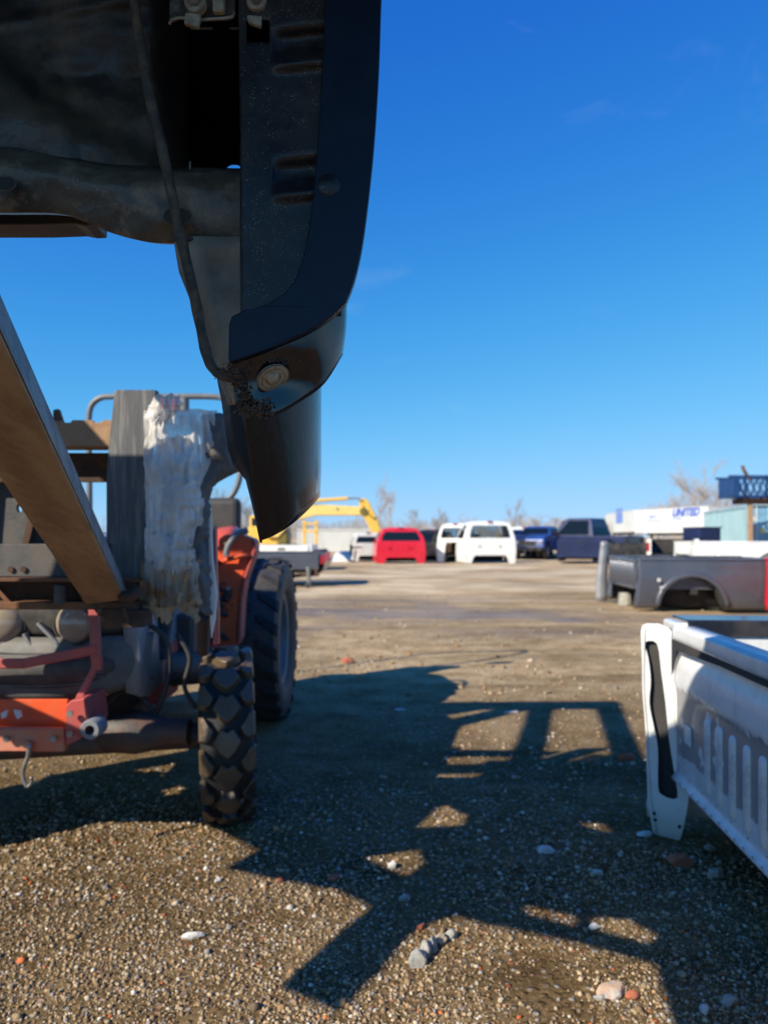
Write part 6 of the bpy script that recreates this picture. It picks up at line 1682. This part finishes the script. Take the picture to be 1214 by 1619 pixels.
def gravel(n, ymin, ymax, smin, smax, power, seed, shape, label):
    rg = np.random.default_rng(seed)
    # density falls off with distance: pick inverse depth evenly
    u = rg.random(n)
    Y = 1.0 / (1.0 / ymin + (1.0 / ymax - 1.0 / ymin) * u)
    X = (rg.random(n) * 2 - 1) * (Y * 0.60 + 0.35)
    # patchy cover
    keep = np.array([0.45 + 1.3 * noise.noise((x * 1.1, y * 1.1, 4.2)) + 0.35 * noise.noise((x * 4, y * 4, 1.2)) for x, y in zip(X, Y)]) + rg.random(n) * 0.5 > 0.55
    X, Y = X[keep], Y[keep]; n = len(X)
    S = smin + (smax - smin) * rg.random(n) ** power
    V, Fc = shape
    k = len(V)
    jit = 1 + (rg.random((n, k, 1)) - 0.5) * 0.45
    v = V[None] * jit
    v = v * (S[:, None, None] * (0.7 + 0.6 * rg.random((n, 1, 3))))
    v[:, :, 2] *= 0.75
    a = rg.random(n) * 2 * np.pi; ca, sa = np.cos(a)[:, None], np.sin(a)[:, None]
    ti = (rg.random(n) - 0.5) * 1.2; ct, st_ = np.cos(ti)[:, None], np.sin(ti)[:, None]
    x, y, z = v[:, :, 0], v[:, :, 1], v[:, :, 2]
    y, z = y * ct - z * st_, y * st_ + z * ct
    x, y = x * ca - y * sa, x * sa + y * ca
    Z = np.array([gz(px, py) for px, py in zip(X, Y)])
    w = np.stack([x + X[:, None], y + Y[:, None], z + (Z + S * 0.22)[:, None]], -1).reshape(-1, 3)
    faces = (Fc[None] + (np.arange(n) * k)[:, None, None]).reshape(-1, 3)
    me = bpy.data.meshes.new('gravel')
    me.vertices.add(len(w)); me.vertices.foreach_set('co', w.ravel())
    me.loops.add(faces.size); me.loops.foreach_set('vertex_index', faces.ravel().astype(np.int32))
    me.polygons.add(len(faces)); me.polygons.foreach_set('loop_start', np.arange(0, faces.size, 3, dtype=np.int32)); me.polygons.foreach_set('loop_total', np.full(len(faces), 3, np.int32))
    me.update(calc_edges=True)
    ca_ = me.color_attributes.new('tint', 'FLOAT_COLOR', 'POINT')
    c = PAL[rg.choice(len(PAL), n, p=PW)] * (0.75 + 0.5 * rg.random((n, 1)))
    c4 = np.concatenate([np.repeat(c, k, 0), np.ones((n * k, 1))], 1)
    ca_.data.foreach_set('color', c4.ravel())
    me.materials.append(M['gravel'])
    o = bpy.data.objects.new('gravel', me); C.objects.link(o)
    tag(o, label, 'gravel', None, 'stuff')
gravel(64000, 1.35, 3.2, 0.0018, 0.0070, 3.0, 1, ico(), 'loose pebble gravel scattered over the near ground')
gravel(17000, 2.2, 9.0, 0.0035, 0.012, 2.5, 2, octa(), 'coarser gravel scattered over the middle ground')
gravel(3500, 5.0, 30.0, 0.008, 0.03, 3.5, 3, octa(), 'stony rubble scattered over the far ground')
gravel(420, 1.4, 5.0, 0.007, 0.015, 2.5, 4, ico(), 'scattered larger pebbles on the near ground')

def stone(px, py, wpx, mt, label, flat=0.55, seed=0, asp=0.7, rot=0.0):
    Y = F * CH / (py - HY); X = (px - CX) / F * Y; r = wpx / F * Y / 2
    rnd = random.Random(seed + int(px))
    bm = bmesh.new(); bmesh.ops.create_icosphere(bm, subdivisions=3, radius=1)
    cuts = [(Vector((rnd.gauss(0, 1), rnd.gauss(0, 1), rnd.gauss(0, 1))).normalized(), rnd.uniform(0.55, 0.85)) for _ in range(7)]
    for v in bm.verts:
        p = v.co.copy()
        for c, d in cuts:
            k = p.dot(c)
            if k > d: p -= c * (k - d)
        p *= 1 + 0.16 * noise.noise(p * 1.8 + Vector((px, py, 0)))
        x, y = p.x * r, p.y * r * asp
        v.co = (x * math.cos(rot) - y * math.sin(rot), x * math.sin(rot) + y * math.cos(rot), p.z * r * flat)
    me = bpy.data.meshes.new('stone'); bm.to_mesh(me); bm.free()
    me.materials.append(M[mt])
    o = bpy.data.objects.new('stone', me); C.objects.link(o)
    o.location = (X, Y, gz(X, Y) + r * flat * 0.35)
    tag(o, label, 'stone', 'loose stones lying in the gravel')
stones = [
    (658, 1524, 34, 'stone_grey', 'grey stone at the left end of the row at the shadow edge', 1.0, 0.9, 0.3),
    (672, 1512, 30, 'stone_grey', 'grey stone, second from the left in the row at the shadow edge', 1.2, 0.6, 1.2),
    (684, 1504, 27, 'stone_grey', 'grey stone, third from the left in the row at the shadow edge', 1.3, 0.6, 1.3),
    (698, 1492, 26, 'stone_tan', 'tan stone, fourth in the row at the shadow edge', 0.9, 0.7, 0.6),
    (712, 1484, 24, 'stone_grey', 'pale stone at the right end of the row at the shadow edge', 0.8, 0.7, 0.2),
    (620, 1371, 16, 'stone_white', 'round pale stone inside the small lit patch between shadows', 1.1, 0.9, 0),
    (862, 1351, 30, 'stone_white', 'pale flat stone in the shade between tractor and white bed', 0.5, 0.7, 0.2),
    (897, 1349, 9, 'stone_white', 'small pale stone just right of the pale flat stone', 0.7, 0.8, 0),
    (943, 1387, 20, 'stone_white', 'pale stone in the middle of the shaded ground', 0.6, 0.7, 0.1),
    (1130, 1388, 36, 'stone_grey', 'large grey stone in the shade below the white bed', 0.6, 0.7, 0.1),
    (1072, 1370, 46, 'stone_brick', 'dark red brick lump in the shade below the white bed', 0.5, 0.7, 0.1),
    (1018, 1324, 26, 'stone_white', 'pale stone just in front of the slotted white corner', 0.5, 0.7, 0.2),
    (666, 1468, 18, 'stone_brick', 'dark red stone at the shadow edge above the stone row', 0.7, 0.8, 0.5),
    (965, 1572, 60, 'stone_pink', 'large half buried pale orange rock in the sunlit patch', 0.32, 0.6, 0.7),
    (1000, 1578, 24, 'stone_brick', 'orange brick chip right of the half buried rock', 0.6, 0.7, 0.3),
    (948, 1582, 22, 'stone_grey', 'small grey rock left of the half buried rock', 0.6, 0.6, 0.1),
    (990, 1203, 28, 'stone_brick', 'orange brick piece at the far edge of the long shadow', 0.7, 0.6, 0.0),
    (1000, 1212, 12, 'stone_tan', 'tan crumb beside the orange brick piece', 0.7, 0.6, 0.0),
    (548, 1048, 24, 'stone_brick', 'orange brick chip at the upper left shadow edge', 0.5, 0.6, 0.0),
    (528, 1391, 26, 'stone_brick', 'red brick chip at the tip of the pointed shadow', 0.5, 0.6, 0.1),
    (442, 1393, 13, 'stone_brick', 'small red brick crumb left of the pointed shadow', 0.9, 0.8, 0.4),
    (306, 1481, 38, 'stone_white', 'long white flat stone in the sunlit gravel at the left', 0.4, 0.35, 0.3),
    (345, 1393, 12, 'stone_white', 'small round white stone in the sunlit gravel', 0.9, 0.9, 0.0),
    (326, 1376, 9, 'stone_white', 'tiny white stone below the front tyre', 0.9, 0.9, 0.0),
    (1152, 1590, 34, 'stone_grey', 'grey stone in the shade at the lower right', 0.6, 0.6, 0.5),
    (1112, 1600, 30, 'stone_white', 'pale stone at the bottom border in the shade', 0.5, 0.5, 1.0),
    (940, 1471, 22, 'stone_white', 'white stone inside the right lit patch', 0.6, 0.7, 0.3),
    (640, 1425, 18, 'stone_grey', 'bluish grey stone in the shadow left of centre', 0.8, 0.8, 0.3),
    (808, 1129, 26, 'stone_white', 'flat pale stone on the lit ground inside the shadow frame', 0.25, 0.6, 0.1),
    (632, 1123, 18, 'stone_white', 'pale stone in the upper shadow', 0.3, 0.6, 0.1),
    (793, 1583, 14, 'stone_tan', 'yellowish pebble low in the sunlit patch', 0.6, 0.7, 0.2),
    (520, 1300, 12, 'stone_grey', 'dark grey pebble right of the front tyre', 0.6, 0.7, 0.2),
    (1121, 1345, 20, 'stone_grey', 'half shaded grey stone under the near edge of the white bed', 0.6, 0.7, 0.2),
]
for i, (px, py, w, mt, lab, fl, asp, rot) in enumerate(stones):
    stone(px, py, w, mt, lab, fl, i, asp, rot)
# spot welds and small rust marks along the near white bed's front wall
b = MB(); b.M = wm_
for k in range(22):
    yy = -0.62 + 1.24 * k / 21
    b.disc(0.0045, 0.0015, 8, Matrix.Translation((-0.0335, yy, 0.243)) @ Matrix.Rotation(R(-90), 4, 'Y'))
    if k % 2: b.disc(0.004, 0.0015, 8, Matrix.Translation((-0.0135, yy + 0.02, 0.262)) @ Matrix.Rotation(R(-90), 4, 'Y'))
tag(b.build('spot_welds', M['scraped'], wt), kind='stuff')
